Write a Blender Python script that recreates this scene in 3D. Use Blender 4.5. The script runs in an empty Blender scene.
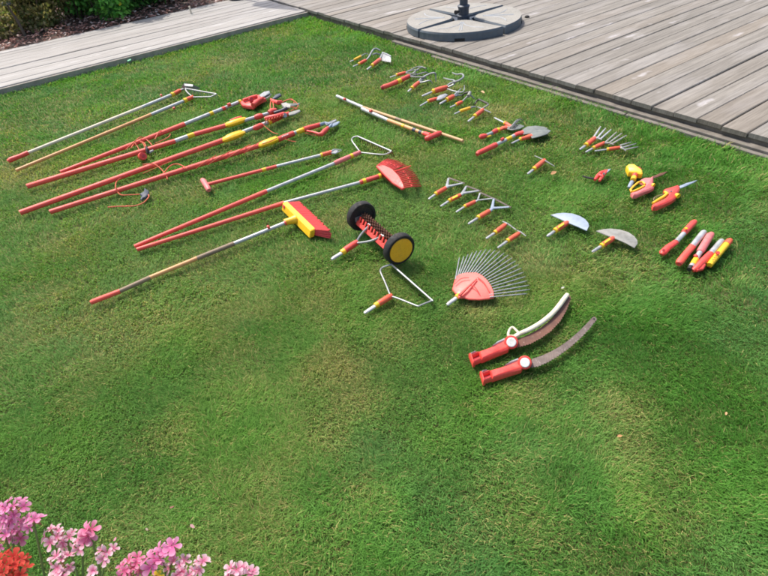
import bpy, math, random
import numpy as np
from mathutils import Vector, Matrix

random.seed(7)
RNG = np.random.default_rng(11)
S = bpy.context.scene
COL = S.collection

# ------------------------------------------------------------------ survey of the lawn
# the camera stands 1.6 m above the mown top of the lawn (z = 0)
FPX, CH = 522.5, 1.6
RIGHT = np.array([0.99401, -0.07023, -0.08371])
DOWN = np.array([-0.10927, -0.63888, -0.76150])
FWD = np.array([0.0, 0.76609, -0.64273])
CAM = np.array([0.0, 0.0, CH])
SOIL = -0.036
DECK_Z = 0.07
BA = math.radians(32.0)                       # direction of the deck boards
DU = np.array([math.cos(BA), math.sin(BA)]); DV = np.array([-DU[1], DU[0]])
EDGE_U, PATH_V0, PATH_V1 = 3.53, 6.80, 8.52

def P(x, y, z=0.0):
    """world point at height z seen at photo position x, y"""
    v = RIGHT * ((x - 384) / FPX) + DOWN * ((y - 288) / FPX) + FWD
    return CAM + v * ((z - CH) / v[2])
def PD(x, y, d):
    return CAM + (RIGHT * ((x - 384) / FPX) + DOWN * ((y - 288) / FPX) + FWD) * d
def w2r(x, y, w):
    q = P(x, y, 0) - CAM
    return 0.5 * w * float(q @ FWD) / FPX
def uv2w(u, v, z=0.0):
    p = DU * u + DV * v
    return np.array([p[0], p[1], z])

# ------------------------------------------------------------------ materials
def new_mat(name):
    m = bpy.data.materials.new(name); m.use_nodes = True
    nt = m.node_tree; nt.nodes.clear()
    out = nt.nodes.new('ShaderNodeOutputMaterial')
    b = nt.nodes.new('ShaderNodeBsdfPrincipled')
    nt.links.new(b.outputs[0], out.inputs[0])
    return m, nt, b, out
def noise(nt, scale, detail=4, vec=None, rough=0.55):
    n = nt.nodes.new('ShaderNodeTexNoise'); n.inputs['Scale'].default_value = scale
    n.inputs['Detail'].default_value = detail; n.inputs['Roughness'].default_value = rough
    if vec is not None: nt.links.new(vec, n.inputs['Vector'])
    return n.outputs['Fac']
def ramp(nt, fac, stops):
    r = nt.nodes.new('ShaderNodeValToRGB')
    el = r.color_ramp.elements
    while len(el) < len(stops): el.new(0.5)
    for e, (p, c) in zip(el, stops):
        e.position = p; e.color = (*c, 1) if len(c) == 3 else c
    nt.links.new(fac, r.inputs[0]); return r.outputs[0]
def mixc(nt, fac, a, b, mode='MIX'):
    m = nt.nodes.new('ShaderNodeMix'); m.data_type = 'RGBA'; m.blend_type = mode
    for s, v in ((m.inputs['Factor'], fac), (m.inputs['A'], a), (m.inputs['B'], b)):
        if isinstance(v, (int, float)): s.default_value = v
        elif isinstance(v, tuple): s.default_value = (*v, 1)
        else: nt.links.new(v, s)
    return m.outputs['Result']
def geo_pos(nt):
    g = nt.nodes.new('ShaderNodeNewGeometry'); return g.outputs['Position']
def bump(nt, b, fac, strength, dist=0.002):
    bp = nt.nodes.new('ShaderNodeBump'); bp.inputs['Strength'].default_value = strength
    bp.inputs['Distance'].default_value = dist
    nt.links.new(fac, bp.inputs['Height']); nt.links.new(bp.outputs[0], b.inputs['Normal'])

def simple(name, col, col2=None, rough=0.45, metal=0.0, scale=60, wear=None, wearcol=(.5, .5, .5), bumpk=0.0, dirt=.24):
    m, nt, b, out = new_mat(name)
    pos = geo_pos(nt)
    c2 = col2 or tuple(c * 0.8 for c in col)
    n = noise(nt, scale, 5, pos)
    c = ramp(nt, n, [(0.35, c2), (0.65, col)])
    if wear:
        n2 = noise(nt, scale * 4, 6, pos, 0.7)
        f = ramp(nt, n2, [(wear, (0, 0, 0)), (wear + 0.07, (1, 1, 1))])
        c = mixc(nt, f, c, wearcol)
    d1 = noise(nt, 16, 6, pos, .65); d2 = noise(nt, 210, 3, pos, .6)
    df = nt.nodes.new('ShaderNodeMath'); df.operation = 'MULTIPLY'; nt.links.new(d1, df.inputs[0]); nt.links.new(d2, df.inputs[1])
    c = mixc(nt, ramp(nt, df.outputs[0], [(.26, (0, 0, 0)), (.38, (dirt,) * 3)]), c, (.20, .15, .09))
    nt.links.new(c, b.inputs['Base Color'])
    rr = ramp(nt, n, [(0.3, (rough * .8,) * 3), (0.7, (min(1, rough * 1.25),) * 3)])
    nt.links.new(rr, b.inputs['Roughness'])
    b.inputs['Metallic'].default_value = metal
    if bumpk: bump(nt, b, noise(nt, scale * 5, 4, pos), bumpk)
    return m

M = {}
M['red'] = simple('red plastic', (.76, .075, .055), (.66, .055, .045), .46, wear=.66, wearcol=(.6, .18, .15))
M['orange_red'] = simple('orange red plastic', (.80, .125, .05), (.70, .09, .045), .42, wear=.66, wearcol=(.66, .22, .12))
M['pole_red'] = simple('faded red tube', (.84, .10, .068), (.74, .075, .056), .5, scale=14, wear=.66, wearcol=(.66, .2, .17))
M['dark_red'] = simple('dark red plastic', (.42, .03, .04), (.33, .022, .03), .45)
M['pink_red'] = simple('sun bleached red plastic', (.74, .20, .19), (.66, .14, .14), .5)
M['yellow'] = simple('yellow plastic', (.90, .55, .02), (.84, .47, .015), .4, wear=.7, wearcol=(.6, .42, .1))
M['fan_red'] = simple('light red plastic', (.80, .13, .10), (.72, .10, .08), .45)
M['amber'] = simple('amber plastic', (.93, .50, .03), (.88, .44, .025), .4, wear=.7, wearcol=(.6, .35, .08))
M['alu'] = simple('aluminium tube', (.52, .525, .52), (.41, .415, .41), .4, .35, 40, wear=.68, wearcol=(.45, .45, .44))
M['zinc'] = simple('zinc plated steel', (.36, .372, .375), (.255, .265, .27), .45, .4, 55, wear=.66, wearcol=(.34, .30, .25))
M['steel'] = simple('worn steel', (.30, .305, .295), (.21, .21, .20), .45, .4, 45, wear=.60, wearcol=(.30, .24, .18))
M['bluesteel'] = simple('blue grey steel', (.29, .345, .415), (.23, .28, .345), .5, .2, 40)
M['dullsteel'] = simple('dull grey blade', (.20, .215, .195), (.14, .155, .14), .55, .15, 40, wear=.62, wearcol=(.22, .19, .15))
M['spotsteel'] = simple('spotted steel blade', (.31, .305, .28), (.24, .235, .21), .6, .1, 60, wear=.60, wearcol=(.42, .33, .22))
M['darksteel'] = simple('dark iron', (.07, .065, .06), (.05, .045, .04), .5, .4, 50)
M['rust'] = simple('rusty blade', (.19, .088, .06), (.115, .052, .036), .85, 0, 22, wear=.62, wearcol=(.30, .21, .17), bumpk=.3)
M['rustgrey'] = simple('half rusty blade', (.19, .145, .125), (.11, .08, .068), .75, 0, 22, wear=.60, wearcol=(.36, .32, .30), bumpk=.3)
M['rustbrown'] = simple('brown rust', (.15, .058, .03), (.085, .034, .02), .85, 0, 60, bumpk=.4)
M['wood_orange'] = simple('varnished ash handle', (.68, .34, .13), (.58, .27, .10), .45, scale=18)
M['wood_pale'] = simple('pale bare handle', (.70, .62, .48), (.62, .54, .41), .6, scale=18)
M['wood_tan'] = simple('tan handle', (.56, .34, .16), (.46, .27, .12), .55, scale=18)
M['wood_brown'] = simple('brown worn handle', (.27, .19, .115), (.20, .14, .09), .6, scale=25)
M['black'] = simple('black plastic', (.014, .014, .015), (.009, .009, .010), .75)
M['navy'] = simple('dark blue grey plastic', (.035, .05, .075), (.025, .036, .055), .5)
M['cream'] = simple('cream plastic cover', (.72, .66, .50), (.62, .55, .40), .5, scale=30, wear=.62, wearcol=(.55, .40, .28))
M['white'] = simple('white plastic', (.74, .76, .72), (.66, .69, .63), .4)
M['cord'] = simple('orange red cord', (.62, .13, .06), (.52, .09, .04), .7)
M['grey'] = simple('grey plastic', (.33, .35, .37), (.27, .29, .31), .5)
M['brush'] = simple('red bristles', (.76, .075, .07), (.60, .045, .045), .6, scale=120)

def concrete_mat():
    m, nt, b, o = new_mat('cast concrete slab')
    pos = geo_pos(nt)
    c = ramp(nt, noise(nt, 9, 6, pos), [(.3, (.26, .246, .216)), (.7, (.335, .316, .28))])
    f = ramp(nt, noise(nt, 160, 3, pos), [(.35, (.75, .75, .75)), (.65, (1.05, 1.05, 1.05))])
    c = mixc(nt, 1.0, c, f, 'MULTIPLY')
    nt.links.new(c, b.inputs['Base Color']); b.inputs['Roughness'].default_value = .85
    bump(nt, b, noise(nt, 120, 4, pos), .25); return m
M['slab'] = concrete_mat()
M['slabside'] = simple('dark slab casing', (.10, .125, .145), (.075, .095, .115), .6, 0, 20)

def wood_deck_mat(name, lo, hi, tan, tanamt):
    m, nt, b, o = new_mat(name)
    tc = nt.nodes.new('ShaderNodeTexCoord').outputs['Object']
    at = nt.nodes.new('ShaderNodeAttribute'); at.attribute_name = 'board'
    sep = nt.nodes.new('ShaderNodeSeparateColor'); nt.links.new(at.outputs['Color'], sep.inputs[0])
    off = nt.nodes.new('ShaderNodeVectorMath'); off.operation = 'MULTIPLY_ADD'
    nt.links.new(at.outputs['Color'], off.inputs[0]); off.inputs[1].default_value = (23., 0.0, 17.)
    nt.links.new(tc, off.inputs[2])
    def mapped(sx, sy, sz):
        mp = nt.nodes.new('ShaderNodeMapping'); mp.inputs['Scale'].default_value = (sx, sy, sz)
        nt.links.new(off.outputs[0], mp.inputs[0]); return mp.outputs[0]
    g1 = noise(nt, 1.0, 7, mapped(1.1, 38, 3), .62)
    g2 = noise(nt, 1.0, 5, mapped(5, 150, 5), .6)
    g3 = noise(nt, 1.0, 4, mapped(1.6, 5, 1), .5)
    c = ramp(nt, g1, [(.32, lo), (.66, hi)])
    c = mixc(nt, ramp(nt, sep.outputs[0], [(.45, (0, 0, 0)), (1.0, (tanamt,) * 3)]), c, tan)
    c = mixc(nt, 1.0, c, ramp(nt, g2, [(.3, (.66, .64, .62)), (.62, (1.06, 1.06, 1.06))]), 'MULTIPLY')
    c = mixc(nt, ramp(nt, g3, [(.50, (0, 0, 0)), (.74, (.26, .26, .26))]), c, (.47, .445, .435))
    # knots: pale halo with a darker eye
    v = nt.nodes.new('ShaderNodeTexVoronoi'); v.inputs['Scale'].default_value = 1.0
    v.inputs['Randomness'].default_value = 1.0
    nt.links.new(mapped(1.6, 6.8, .02), v.inputs['Vector'])
    kd = nt.nodes.new('ShaderNodeMath'); kd.operation = 'MULTIPLY_ADD'
    nt.links.new(noise(nt, 14, 4, tc), kd.inputs[0]); kd.inputs[1].default_value = .42
    nt.links.new(v.outputs['Distance'], kd.inputs[2])
    halo = ramp(nt, kd.outputs[0], [(.24, (.48, .48, .48)), (.40, (0, 0, 0))])
    c = mixc(nt, halo, c, (.54, .51, .515))
    eye = ramp(nt, kd.outputs[0], [(.20, (.7, .7, .7)), (.225, (0, 0, 0))])
    c = mixc(nt, eye, c, (.22, .19, .17))
    c = mixc(nt, 1.0, c, ramp(nt, sep.outputs[1], [(0, (.89, .89, .89)), (1, (1.08, 1.08, 1.08))]), 'MULTIPLY')
    nt.links.new(c, b.inputs['Base Color']); b.inputs['Roughness'].default_value = .8
    bump(nt, b, g2, .35, .002)
    return m
M['deck'] = wood_deck_mat('weathered deck boards', (.158, .142, .12), (.262, .238, .205), (.225, .178, .128), .45)
M['path'] = wood_deck_mat('bleached walkway boards', (.25, .235, .215), (.38, .36, .335), (.31, .275, .24), .25)
M['oldwood'] = simple('old damp timber', (.19, .16, .13), (.11, .09, .072), .85, 0, 12, bumpk=.5)
M['fascia'] = simple('brown grey fascia plank', (.36, .32, .27), (.25, .22, .18), .85, 0, 14, bumpk=.4)
M['edgewood'] = simple('grey weathered edging plank', (.20, .178, .15), (.12, .105, .088), .85, 0, 14, bumpk=.5)

def attr_leaf(name, rough=.5, trans=.35, attr='col', tint=(1., 1., 1.)):
    m, nt, b, out = new_mat(name)
    a = nt.nodes.new('ShaderNodeAttribute'); a.attribute_name = attr
    nt.links.new(a.outputs['Color'], b.inputs['Base Color']); b.inputs['Roughness'].default_value = rough
    b.inputs['Specular IOR Level'].default_value = .12
    t = nt.nodes.new('ShaderNodeBsdfTranslucent')
    nt.links.new(mixc(nt, 1.0, a.outputs['Color'], tint, 'MULTIPLY'), t.inputs[0])
    mx = nt.nodes.new('ShaderNodeMixShader'); mx.inputs[0].default_value = trans
    nt.links.new(b.outputs[0], mx.inputs[1]); nt.links.new(t.outputs[0], mx.inputs[2])
    nt.links.new(mx.outputs[0], out.inputs[0]); return m
M['grass'] = attr_leaf('grass blades', .6, .38, tint=(1.05, 1.1, .7))
M['leaf'] = attr_leaf('shrub leaves', .5, .45, tint=(1.0, 1.1, .6))
M['petal'] = attr_leaf('petals', .6, .5)
M['chip'] = attr_leaf('bark chips', .9, .0)
M['stem'] = simple('green stems', (.16, .24, .06), (.12, .18, .045), .6)
M['twig'] = simple('brown twigs', (.11, .08, .055), (.07, .05, .035), .85)
M['deadleaf'] = simple('dead leaf', (.42, .22, .09), (.30, .15, .06), .8, 0, 50)
M['terracotta'] = simple('brown planter', (.24, .14, .09), (.2, .11, .07), .8, 0, 20)

def soil_mat():
    m, nt, b, o = new_mat('soil and thatch')
    pos = geo_pos(nt)
    c = ramp(nt, noise(nt, 40, 6, pos), [(.3, (.07, .085, .025)), (.7, (.14, .15, .05))])
    nt.links.new(c, b.inputs['Base Color']); b.inputs['Roughness'].default_value = 1
    bump(nt, b, noise(nt, 90, 5, pos), .6, .01); return m
M['soil'] = soil_mat()
M['mulchbed'] = simple('bark mulch floor', (.10, .062, .048), (.05, .032, .025), .95, 0, 30, bumpk=.6)

# ------------------------------------------------------------------ mesh helpers
def link_mesh(name, V, F, mat, parent=None, loc=None, smooth=True, colors=None, attr='col'):
    """V in world coordinates; a child is stored relative to its thing's empty"""
    V = np.asarray(V, float)
    if parent is not None:
        base = np.array(parent['_o']) if '_o' in parent else np.zeros(3)
    else:
        base = np.array(loc) if loc is not None else np.zeros(3)
    me = bpy.data.meshes.new(name)
    me.from_pydata((V - base).tolist(), [], F)
    if smooth:
        me.polygons.foreach_set('use_smooth', np.ones(len(F), bool)); me.update()
        if colors is None: me.set_sharp_from_angle(angle=math.radians(38))
    if mat is not None: me.materials.append(mat)
    if colors is not None:
        ca = me.color_attributes.new(attr, 'FLOAT_COLOR', 'POINT')
        cc = np.ones((len(V), 4)); cc[:, :3] = colors
        ca.data.foreach_set('color', cc.ravel())
    me.update()
    o = bpy.data.objects.new(name, me); COL.objects.link(o)
    if parent is not None:
        o.parent = parent; o['_o'] = list(base)
    else:
        o.location = base; o['_o'] = list(base)
    return o

def tag(o, label, cat, group=None):
    o['label'] = label; o['category'] = cat
    if group: o['group'] = group
    return o
def thing(name, label, cat, loc, group=None):
    o = bpy.data.objects.new(name, None); COL.objects.link(o)
    o.empty_display_size = .05
    o.location = loc; o['_o'] = [float(c) for c in loc]
    return tag(o, label, cat, group)
def structure(o):
    o['kind'] = 'structure'; return o

class MB:
    def __init__(s): s.V = []; s.F = []
    def add(s, V, F):
        n = len(s.V); s.V += [tuple(v) for v in V]; s.F += [tuple(i + n for i in f) for f in F]
    def tube(s, pts, rad, n=10, smooth=False, caps=True, flat=1.0):
        pts = [np.asarray(p, float) for p in pts]
        rad = list(rad) if hasattr(rad, '__len__') else [rad] * len(pts)
        if smooth and len(pts) > 2:
            q, rr = [], []
            for i in range(len(pts) - 1):
                p0 = pts[max(i - 1, 0)]; p1 = pts[i]; p2 = pts[i + 1]; p3 = pts[min(i + 2, len(pts) - 1)]
                for k in range(5):
                    t = k / 5
                    q.append(.5 * ((2 * p1) + (p2 - p0) * t + (2 * p0 - 5 * p1 + 4 * p2 - p3) * t * t + (3 * p1 - p0 - 3 * p2 + p3) * t ** 3))
                    rr.append(rad[i] * (1 - t) + rad[i + 1] * t)
            q.append(pts[-1]); rr.append(rad[-1]); pts, rad = q, rr
        V, F = [], []
        ref = None
        for i, p in enumerate(pts):
            a = pts[max(i - 1, 0)]; b = pts[min(i + 1, len(pts) - 1)]
            t = b - a; t = t / (np.linalg.norm(t) + 1e-12)
            if ref is None:
                up = np.array([0, 0, 1.]) if abs(t[2]) < .9 else np.array([1., 0, 0])
                ref = up
            ux = np.cross(t, ref); ux /= np.linalg.norm(ux) + 1e-12
            uy = np.cross(ux, t); ref = uy
            for k in range(n):
                an = 2 * math.pi * k / n
                V.append(p + (ux * math.cos(an) + uy * math.sin(an) * flat) * rad[i])
        m = len(pts)
        for i in range(m - 1):
            for k in range(n):
                F.append((i * n + k, i * n + (k + 1) % n, (i + 1) * n + (k + 1) % n, (i + 1) * n + k))
        if caps:
            c0 = len(V); V += V[0:n]; F.append(tuple(c0 + k for k in range(n))[::-1])
            c1 = len(V); V += V[(m - 1) * n:m * n]; F.append(tuple(c1 + k for k in range(n)))
        s.add(V, F)
    def prism(s, poly, top, bot):
        """poly: world xy list; top / bot: heights (scalar or per vertex); with a small bevel on the top rim"""
        n = len(poly)
        tp = top if hasattr(top, '__len__') else [top] * n
        bt = bot if hasattr(bot, '__len__') else [bot] * n
        c = np.mean(np.array([q[:2] for q in poly]), 0)
        a = 0.5 * sum(poly[i][0] * poly[(i + 1) % n][1] - poly[(i + 1) % n][0] * poly[i][1] for i in range(n))
        if a < 0: poly = poly[::-1]; tp = tp[::-1]; bt = bt[::-1]
        th = min(t_ - b_ for t_, b_ in zip(tp, bt)); bev = min(.009, th * .38)
        Q = np.array([[p[0], p[1]] for p in poly]); I = Q.copy()
        for i in range(n):
            e0 = Q[i] - Q[i - 1]; e1 = Q[(i + 1) % n] - Q[i]
            e0 = e0 / (np.linalg.norm(e0) + 1e-9); e1 = e1 / (np.linalg.norm(e1) + 1e-9)
            m_ = np.array([-e0[1] - e1[1], e0[0] + e1[0]]); m_ = m_ / (np.linalg.norm(m_) + 1e-9)
            I[i] = Q[i] + m_ * bev
        V = [(*I[i], tp[i]) for i in range(n)] + [(*(I[i] * .65 + Q[i] * .35), tp[i] - bev * .25) for i in range(n)] + [(*Q[i], tp[i] - bev) for i in range(n)] + [(*Q[i], bt[i]) for i in range(n)]
        F = [tuple(range(n)), tuple(range(4 * n - 1, 3 * n - 1, -1))]
        for k in range(3):
            for i in range(n):
                j = (i + 1) % n
                F.append((k * n + i, (k + 1) * n + i, (k + 1) * n + j, k * n + j))
        s.add(V, F)
    def box(s, c, ax, ay, az, bevel=0.0):
        """centre and three half axes"""
        c, ax, ay, az = [np.asarray(q, float) for q in (c, ax, ay, az)]
        if bevel <= 0:
            V = [c + i * ax + j * ay + k * az for i in (-1, 1) for j in (-1, 1) for k in (-1, 1)]
            F = [(0, 1, 3, 2), (4, 6, 7, 5), (0, 4, 5, 1), (2, 3, 7, 6), (0, 2, 6, 4), (1, 5, 7, 3)]
            s.add(V, F); return
        lx, ly, lz = [np.linalg.norm(q) for q in (ax, ay, az)]
        bx, by, bz = 1 - bevel / lx, 1 - bevel / ly, 1 - bevel / lz
        V = []; idx = {}
        for i in (-1, 1):
            for j in (-1, 1):
                for k in (-1, 1):
                    for w in range(3):
                        fx, fy, fz = (1, by, bz) if w == 0 else (bx, 1, bz) if w == 1 else (bx, by, 1)
                        idx[i, j, k, w] = len(V); V.append(c + i * fx * ax + j * fy * ay + k * fz * az)
        F = []
        R4 = [(-1, -1), (1, -1), (1, 1), (-1, 1)]
        for sg in (-1, 1):
            f = [idx[sg, a, b, 0] for a, b in R4]; F.append(f if sg > 0 else f[::-1])
            f = [idx[a, sg, b, 1] for a, b in R4]; F.append(f[::-1] if sg > 0 else f)
            f = [idx[a, b, sg, 2] for a, b in R4]; F.append(f if sg > 0 else f[::-1])
        for a in (-1, 1):
            for b in (-1, 1):
                F.append([idx[a, b, -1, 0], idx[a, b, 1, 0], idx[a, b, 1, 1], idx[a, b, -1, 1]])
                F.append([idx[a, -1, b, 0], idx[a, 1, b, 0], idx[a, 1, b, 2], idx[a, -1, b, 2]])
                F.append([idx[-1, a, b, 1], idx[1, a, b, 1], idx[1, a, b, 2], idx[-1, a, b, 2]])
        for i in (-1, 1):
            for j in (-1, 1):
                for k in (-1, 1):
                    F.append([idx[i, j, k, 0], idx[i, j, k, 1], idx[i, j, k, 2]])
        s.add(V, F)
    def build(s, name, mat, parent=None, smooth=True, loc=None, fix=False):
        o = link_mesh(name, s.V, s.F, mat, parent, loc, smooth)
        return o

# ---- tool vocabulary (photo positions on the lawn -> real metres)
def pt(q, r=0.0):
    return P(q[0], q[1], q[2] if len(q) > 2 else r)
def tube(t, name, pts, w, mat, smooth=False, n=10, flat=1.0, lift=0.0):
    ws = w if hasattr(w, '__len__') else [w] * len(pts)
    rs = [w2r(q[0], q[1], x) for q, x in zip(pts, ws)]
    b = MB(); b.tube([pt(q, r * flat + lift) for q, r in zip(pts, rs)], rs, n, smooth, True, flat)
    return b.build(name, M[mat], t)
def plate(t, name, poly, z, th, mat):
    """flat piece: outline on the lawn, its top at z (or per vertex third value)"""
    b = MB(); W = [P(q[0], q[1], q[2] if len(q) > 2 else z) for q in poly]
    b.prism([(p[0], p[1]) for p in W], [p[2] for p in W], [p[2] - th for p in W])
    return b.build(name, M[mat], t)
def lerp(a, b, f): return (a[0] + (b[0] - a[0]) * f, a[1] + (b[1] - a[1]) * f)
def head(name, label, cat, tang, ring, end, w, group, ringmat='yellow', sock='orange_red', tangmat='zinc', label_mark=False):
    """the common end of the small tools: flat steel tang, coloured collar, red socket"""
    t = thing(name, label, cat, P(*ring, 0), group); w = w * .94
    tube(t, 'tang', [tang, lerp(tang, ring, .15), lerp(ring, end, .1)], [w * .40, w * .58, w * .62], tangmat, flat=.6, lift=.006)
    tube(t, 'collar', [ring, lerp(ring, end, .13)], [w * .93, w * .98], ringmat)
    tube(t, 'socket', [lerp(ring, end, .12), lerp(ring, end, .2), lerp(ring, end, .55), lerp(ring, end, .93), end], [w * .9, w * .98, w, w * .95, w * .78], sock)
    if label_mark:
        d = np.array(end) - np.array(ring); nrm = np.array([-d[1], d[0]]); nrm = nrm / np.linalg.norm(nrm) * w * .3
        if nrm[1] > 0: nrm = -nrm
        a = np.array(lerp(ring, end, .35)); b2 = np.array(lerp(ring, end, .8))
        zz = 2 * w2r(*ring, w) + .001
        off = nrm * .8
        plate(t, 'sticker', [tuple(a + off - nrm * .6 + nrm * 0), tuple(b2 + off - nrm * .6), tuple(b2 + off + nrm * .6), tuple(a + off + nrm * .6)], zz + .0015, .006, 'yellow')
    return t
def tines(t, starts, ends, w, mat, z0=.012, z1=.006, zm=None, name='tine', n=6, flat=1.0):
    for a, b in zip(starts, ends):
        ps = [(a[0], a[1], z0), (b[0], b[1], z1)] if zm is None else [(a[0], a[1], z0), ((a[0] + b[0]) / 2, (a[1] + b[1]) / 2, zm), (b[0], b[1], z1)]
        tube(t, name, ps, w, mat, n=n, flat=flat, smooth=zm is not None)
def along(poly, k):
    """k evenly spaced points along a polyline"""
    A = [np.array(p, float) for p in poly]; L = [0]
    for i in range(1, len(A)): L.append(L[-1] + np.linalg.norm(A[i] - A[i - 1]))
    out = []
    for j in range(k):
        s = L[-1] * j / (k - 1)
        for i in range(1, len(A)):
            if s <= L[i] + 1e-9:
                f = (s - L[i - 1]) / max(1e-9, L[i] - L[i - 1]); out.append(tuple(A[i - 1] + (A[i] - A[i - 1]) * f)); break
    return out

# ------------------------------------------------------------------ long handled tools, far left
GL = 'long handled tools in a row on the left of the lawn'
def pole(t, segs, w, ring_at=()):
    """segs: list of (name, start, end, material, width factor)"""
    for nm, a, b, m, k in segs:
        tube(t, nm, [a, b], w * k, m, lift=.002)

# 1 hoe with pale pole
t = thing('garden_hoe', 'long pale pole with a red end grip and small silver hoe plate at its tip', 'hoe', P(9, 160, 0), GL)
tube(t, 'grip', [(8, 161.5), (11, 159.6), (20, 156.2), (28, 152.8)], [3.6, 5.0, 4.2, 4.6], 'red')
pole(t, [('shaft', (28, 152.8), (142, 107.2), 'wood_pale', 1), ('upper_shaft', (142, 107.2), (172, 94.8), 'alu', 1)], 3.1)
tube(t, 'lock_button', [(160.5, 95.6, .035), (162, 95.0, .037)], 2.4, 'red')
tube(t, 'collar', [(171.5, 95), (174, 93.9)], 4.2, 'yellow')
tube(t, 'socket', [(174, 93.9), (180, 90.6)], [4.2, 3.6], 'orange_red')
tube(t, 'neck', [(180, 90.4), (185, 88.6, .02), (187, 86.5, .05)], [2.2, 1.8, 1.6], 'zinc')
plate(t, 'hoe_plate', [(181.5, 86.8, .045), (184, 83, .075), (193, 84.2, .075), (200, 88, .04), (193, 90, .02), (185, 89, .02)], .03, .004, 'zinc')
plate(t, 'blade_edge', [(184, 83.5, .078), (193, 84.6, .078), (192.5, 86.4, .07), (184.5, 85.6, .07)], .07, .004, 'alu')

# 2 rake, orange pole
def bow_rake(t, end, lft, rgt, knee, w, ntine, mat='zinc', tmat='zinc', zz=.05, corner=None, dx=3.0, dy=5.0):
    tube(t, 'bow', [(end[0], end[1], .02), (lerp(end, lft, .6)[0] - 1.5, lerp(end, lft, .6)[1], .035), (lft[0], lft[1], zz)], w, mat, n=8, smooth=True)
    tube(t, 'bow', [(end[0], end[1], .02), (knee[0], knee[1], .035), (rgt[0], rgt[1], zz)], w, mat, n=8)
    tube(t, 'crossbar', [(lft[0], lft[1], zz), (rgt[0], rgt[1], zz)], w * 1.05, mat, n=8)
    st = along([lft, rgt], ntine)
    for a in st:
        tube(t, 'tine', [(a[0], a[1], zz), (a[0] + dx * .55, a[1] + dy * .45, zz * .6), (a[0] + dx, a[1] + dy, .002)], [w * .7, w * .6, w * .4], tmat, n=5)
t = thing('garden_rake', 'rake with an orange varnished wooden pole and a silver wire bow beside the hoe plate', 'rake', P(17, 170, 0), GL)
pole(t, [('shaft', (16, 170.5), (151, 114.6), 'wood_orange', 1), ('upper_shaft', (151, 114.6), (184, 101), 'alu', 1)], 3.2)
tube(t, 'lock_button', [(173, 108.4, .01), (175, 107.8, .012)], 2.2, 'red')
tube(t, 'collar', [(184, 101), (186.5, 99.8)], 4.3, 'yellow')
tube(t, 'socket', [(186.5, 99.8), (193, 97)], [4.2, 3.7], 'orange_red')
bow_rake(t, (193, 97.2), (185.5, 88.5), (216.5, 94), (211, 96.8), 1.25, 14, zz=.05, dx=1.6, dy=5.2)

# 3-6 telescopic pruners
GP = 'telescopic tree pruners with red poles'
def cordline(t, pts, w=.9, lift=0):
    return tube(t, 'pull_cord', [(p[0], p[1], p[2] if len(p) > 2 else .012) for p in pts], w, 'cord', smooth=True, n=6)
t = thing('tree_pruner', 'red pole pruner with a long silver upper tube and folded red head, without yellow grip', 'pruner', P(61, 172, 0), GP)
tube(t, 'shaft', [(60.5, 172.2), (184.5, 124.2)], [3.6, 4.6], 'pole_red', lift=.002)
tube(t, 'upper_tube', [(184.5, 124.2), (241, 101.5)], [3.8, 3.6], 'alu', lift=.004)
tube(t, 'label_band', [(209.5, 114.2), (213, 112.8)], 3.9, 'yellow', lift=.004)
tube(t, 'label_band', [(222, 109.2), (225, 108)], 3.8, 'red', lift=.004)
tube(t, 'lock_button', [(227.5, 105.2, .045), (230.5, 104, .047)], 3.2, 'red')
tube(t, 'collar', [(239, 102.4), (241, 101.6)], 4.4, 'amber', lift=.004)
plate(t, 'head_bracket', [(240, 101.5), (246, 98.5), (253, 95.8), (259, 94.2), (263, 95.5), (266, 98), (262, 99.6), (257, 102.5), (253, 106.2), (247, 105.6), (242, 104.4)], .035, .028, 'red')
tube(t, 'lever', [(253, 105.2, .045), (258, 101, .045), (262.5, 98.2, .045)], [4.6, 4.2, 3.4], 'red')
tube(t, 'lever', [(243, 100.4, .05), (251, 97.6, .052), (257, 96, .05)], [2.8, 3.2, 3], 'red')
tube(t, 'pulley', [(250.5, 99.8, .05), (251.5, 99.6, .06)], 4.4, 'dark_red')
plate(t, 'cutting_jaw', [(259, 95, .05), (264, 91.6, .05), (269.5, 90.6, .045), (270, 93, .045), (264, 96.4, .045), (261, 97, .045)], .045, .006, 'zinc')
plate(t, 'hooked_jaw', [(262, 98, .03), (267, 95, .03), (271.5, 93.5, .03), (270, 96, .03), (265, 99, .03)], .03, .006, 'steel')
cordline(t, [(126, 149.5, .03), (134, 142, .05), (141, 137, .045), (147, 140, .02), (152, 145, .012)])
cordline(t, [(131, 148, .05), (136, 142, .03), (143, 143.5, .012), (145, 148.5, .012)])
cordline(t, [(155, 139, .045), (158.5, 132.5, .05), (161, 130, .04)])
cordline(t, [(155, 143.5, .012), (161, 141, .012), (168, 137.5, .012), (170.5, 134, .012)])
cordline(t, [(134, 141.5, .04), (139, 149.5, .01), (137, 152, .01)])

t = thing('tree_pruner', 'red pole pruner with a tangled red and black head and red topped yellow grip', 'pruner', P(27, 187, 0), GP)
tube(t, 'shaft', [(27, 186.5), (175, 141.2)], [5.0, 4.6], 'pole_red', lift=.002)
tube(t, 'label_band', [(175, 141.2), (187.5, 136.7)], 4.4, 'alu', lift=.003)
tube(t, 'label_band', [(187.5, 136.7), (194, 134.5)], 4.5, 'yellow', lift=.003)
tube(t, 'upper_shaft', [(194, 134.5), (227, 125.3)], 4.4, 'pole_red', lift=.003)
tube(t, 'slide_grip', [(225.6, 125.6), (227.6, 125), (234, 122.9), (241, 120.6), (244.2, 119.6), (245.4, 119.2)], [5, 7.4, 8.4, 8, 6.6, 4.6], 'yellow', flat=.75, lift=.002)
tube(t, 'grip_ridge', [(230, 120.8, .04), (236, 118.6, .046), (241.5, 117, .042)], [2.0, 2.8, 2.2], 'red')
tube(t, 'upper_tube', [(244, 120.8), (271, 112.8)], 3.6, 'alu', lift=.006)
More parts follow.
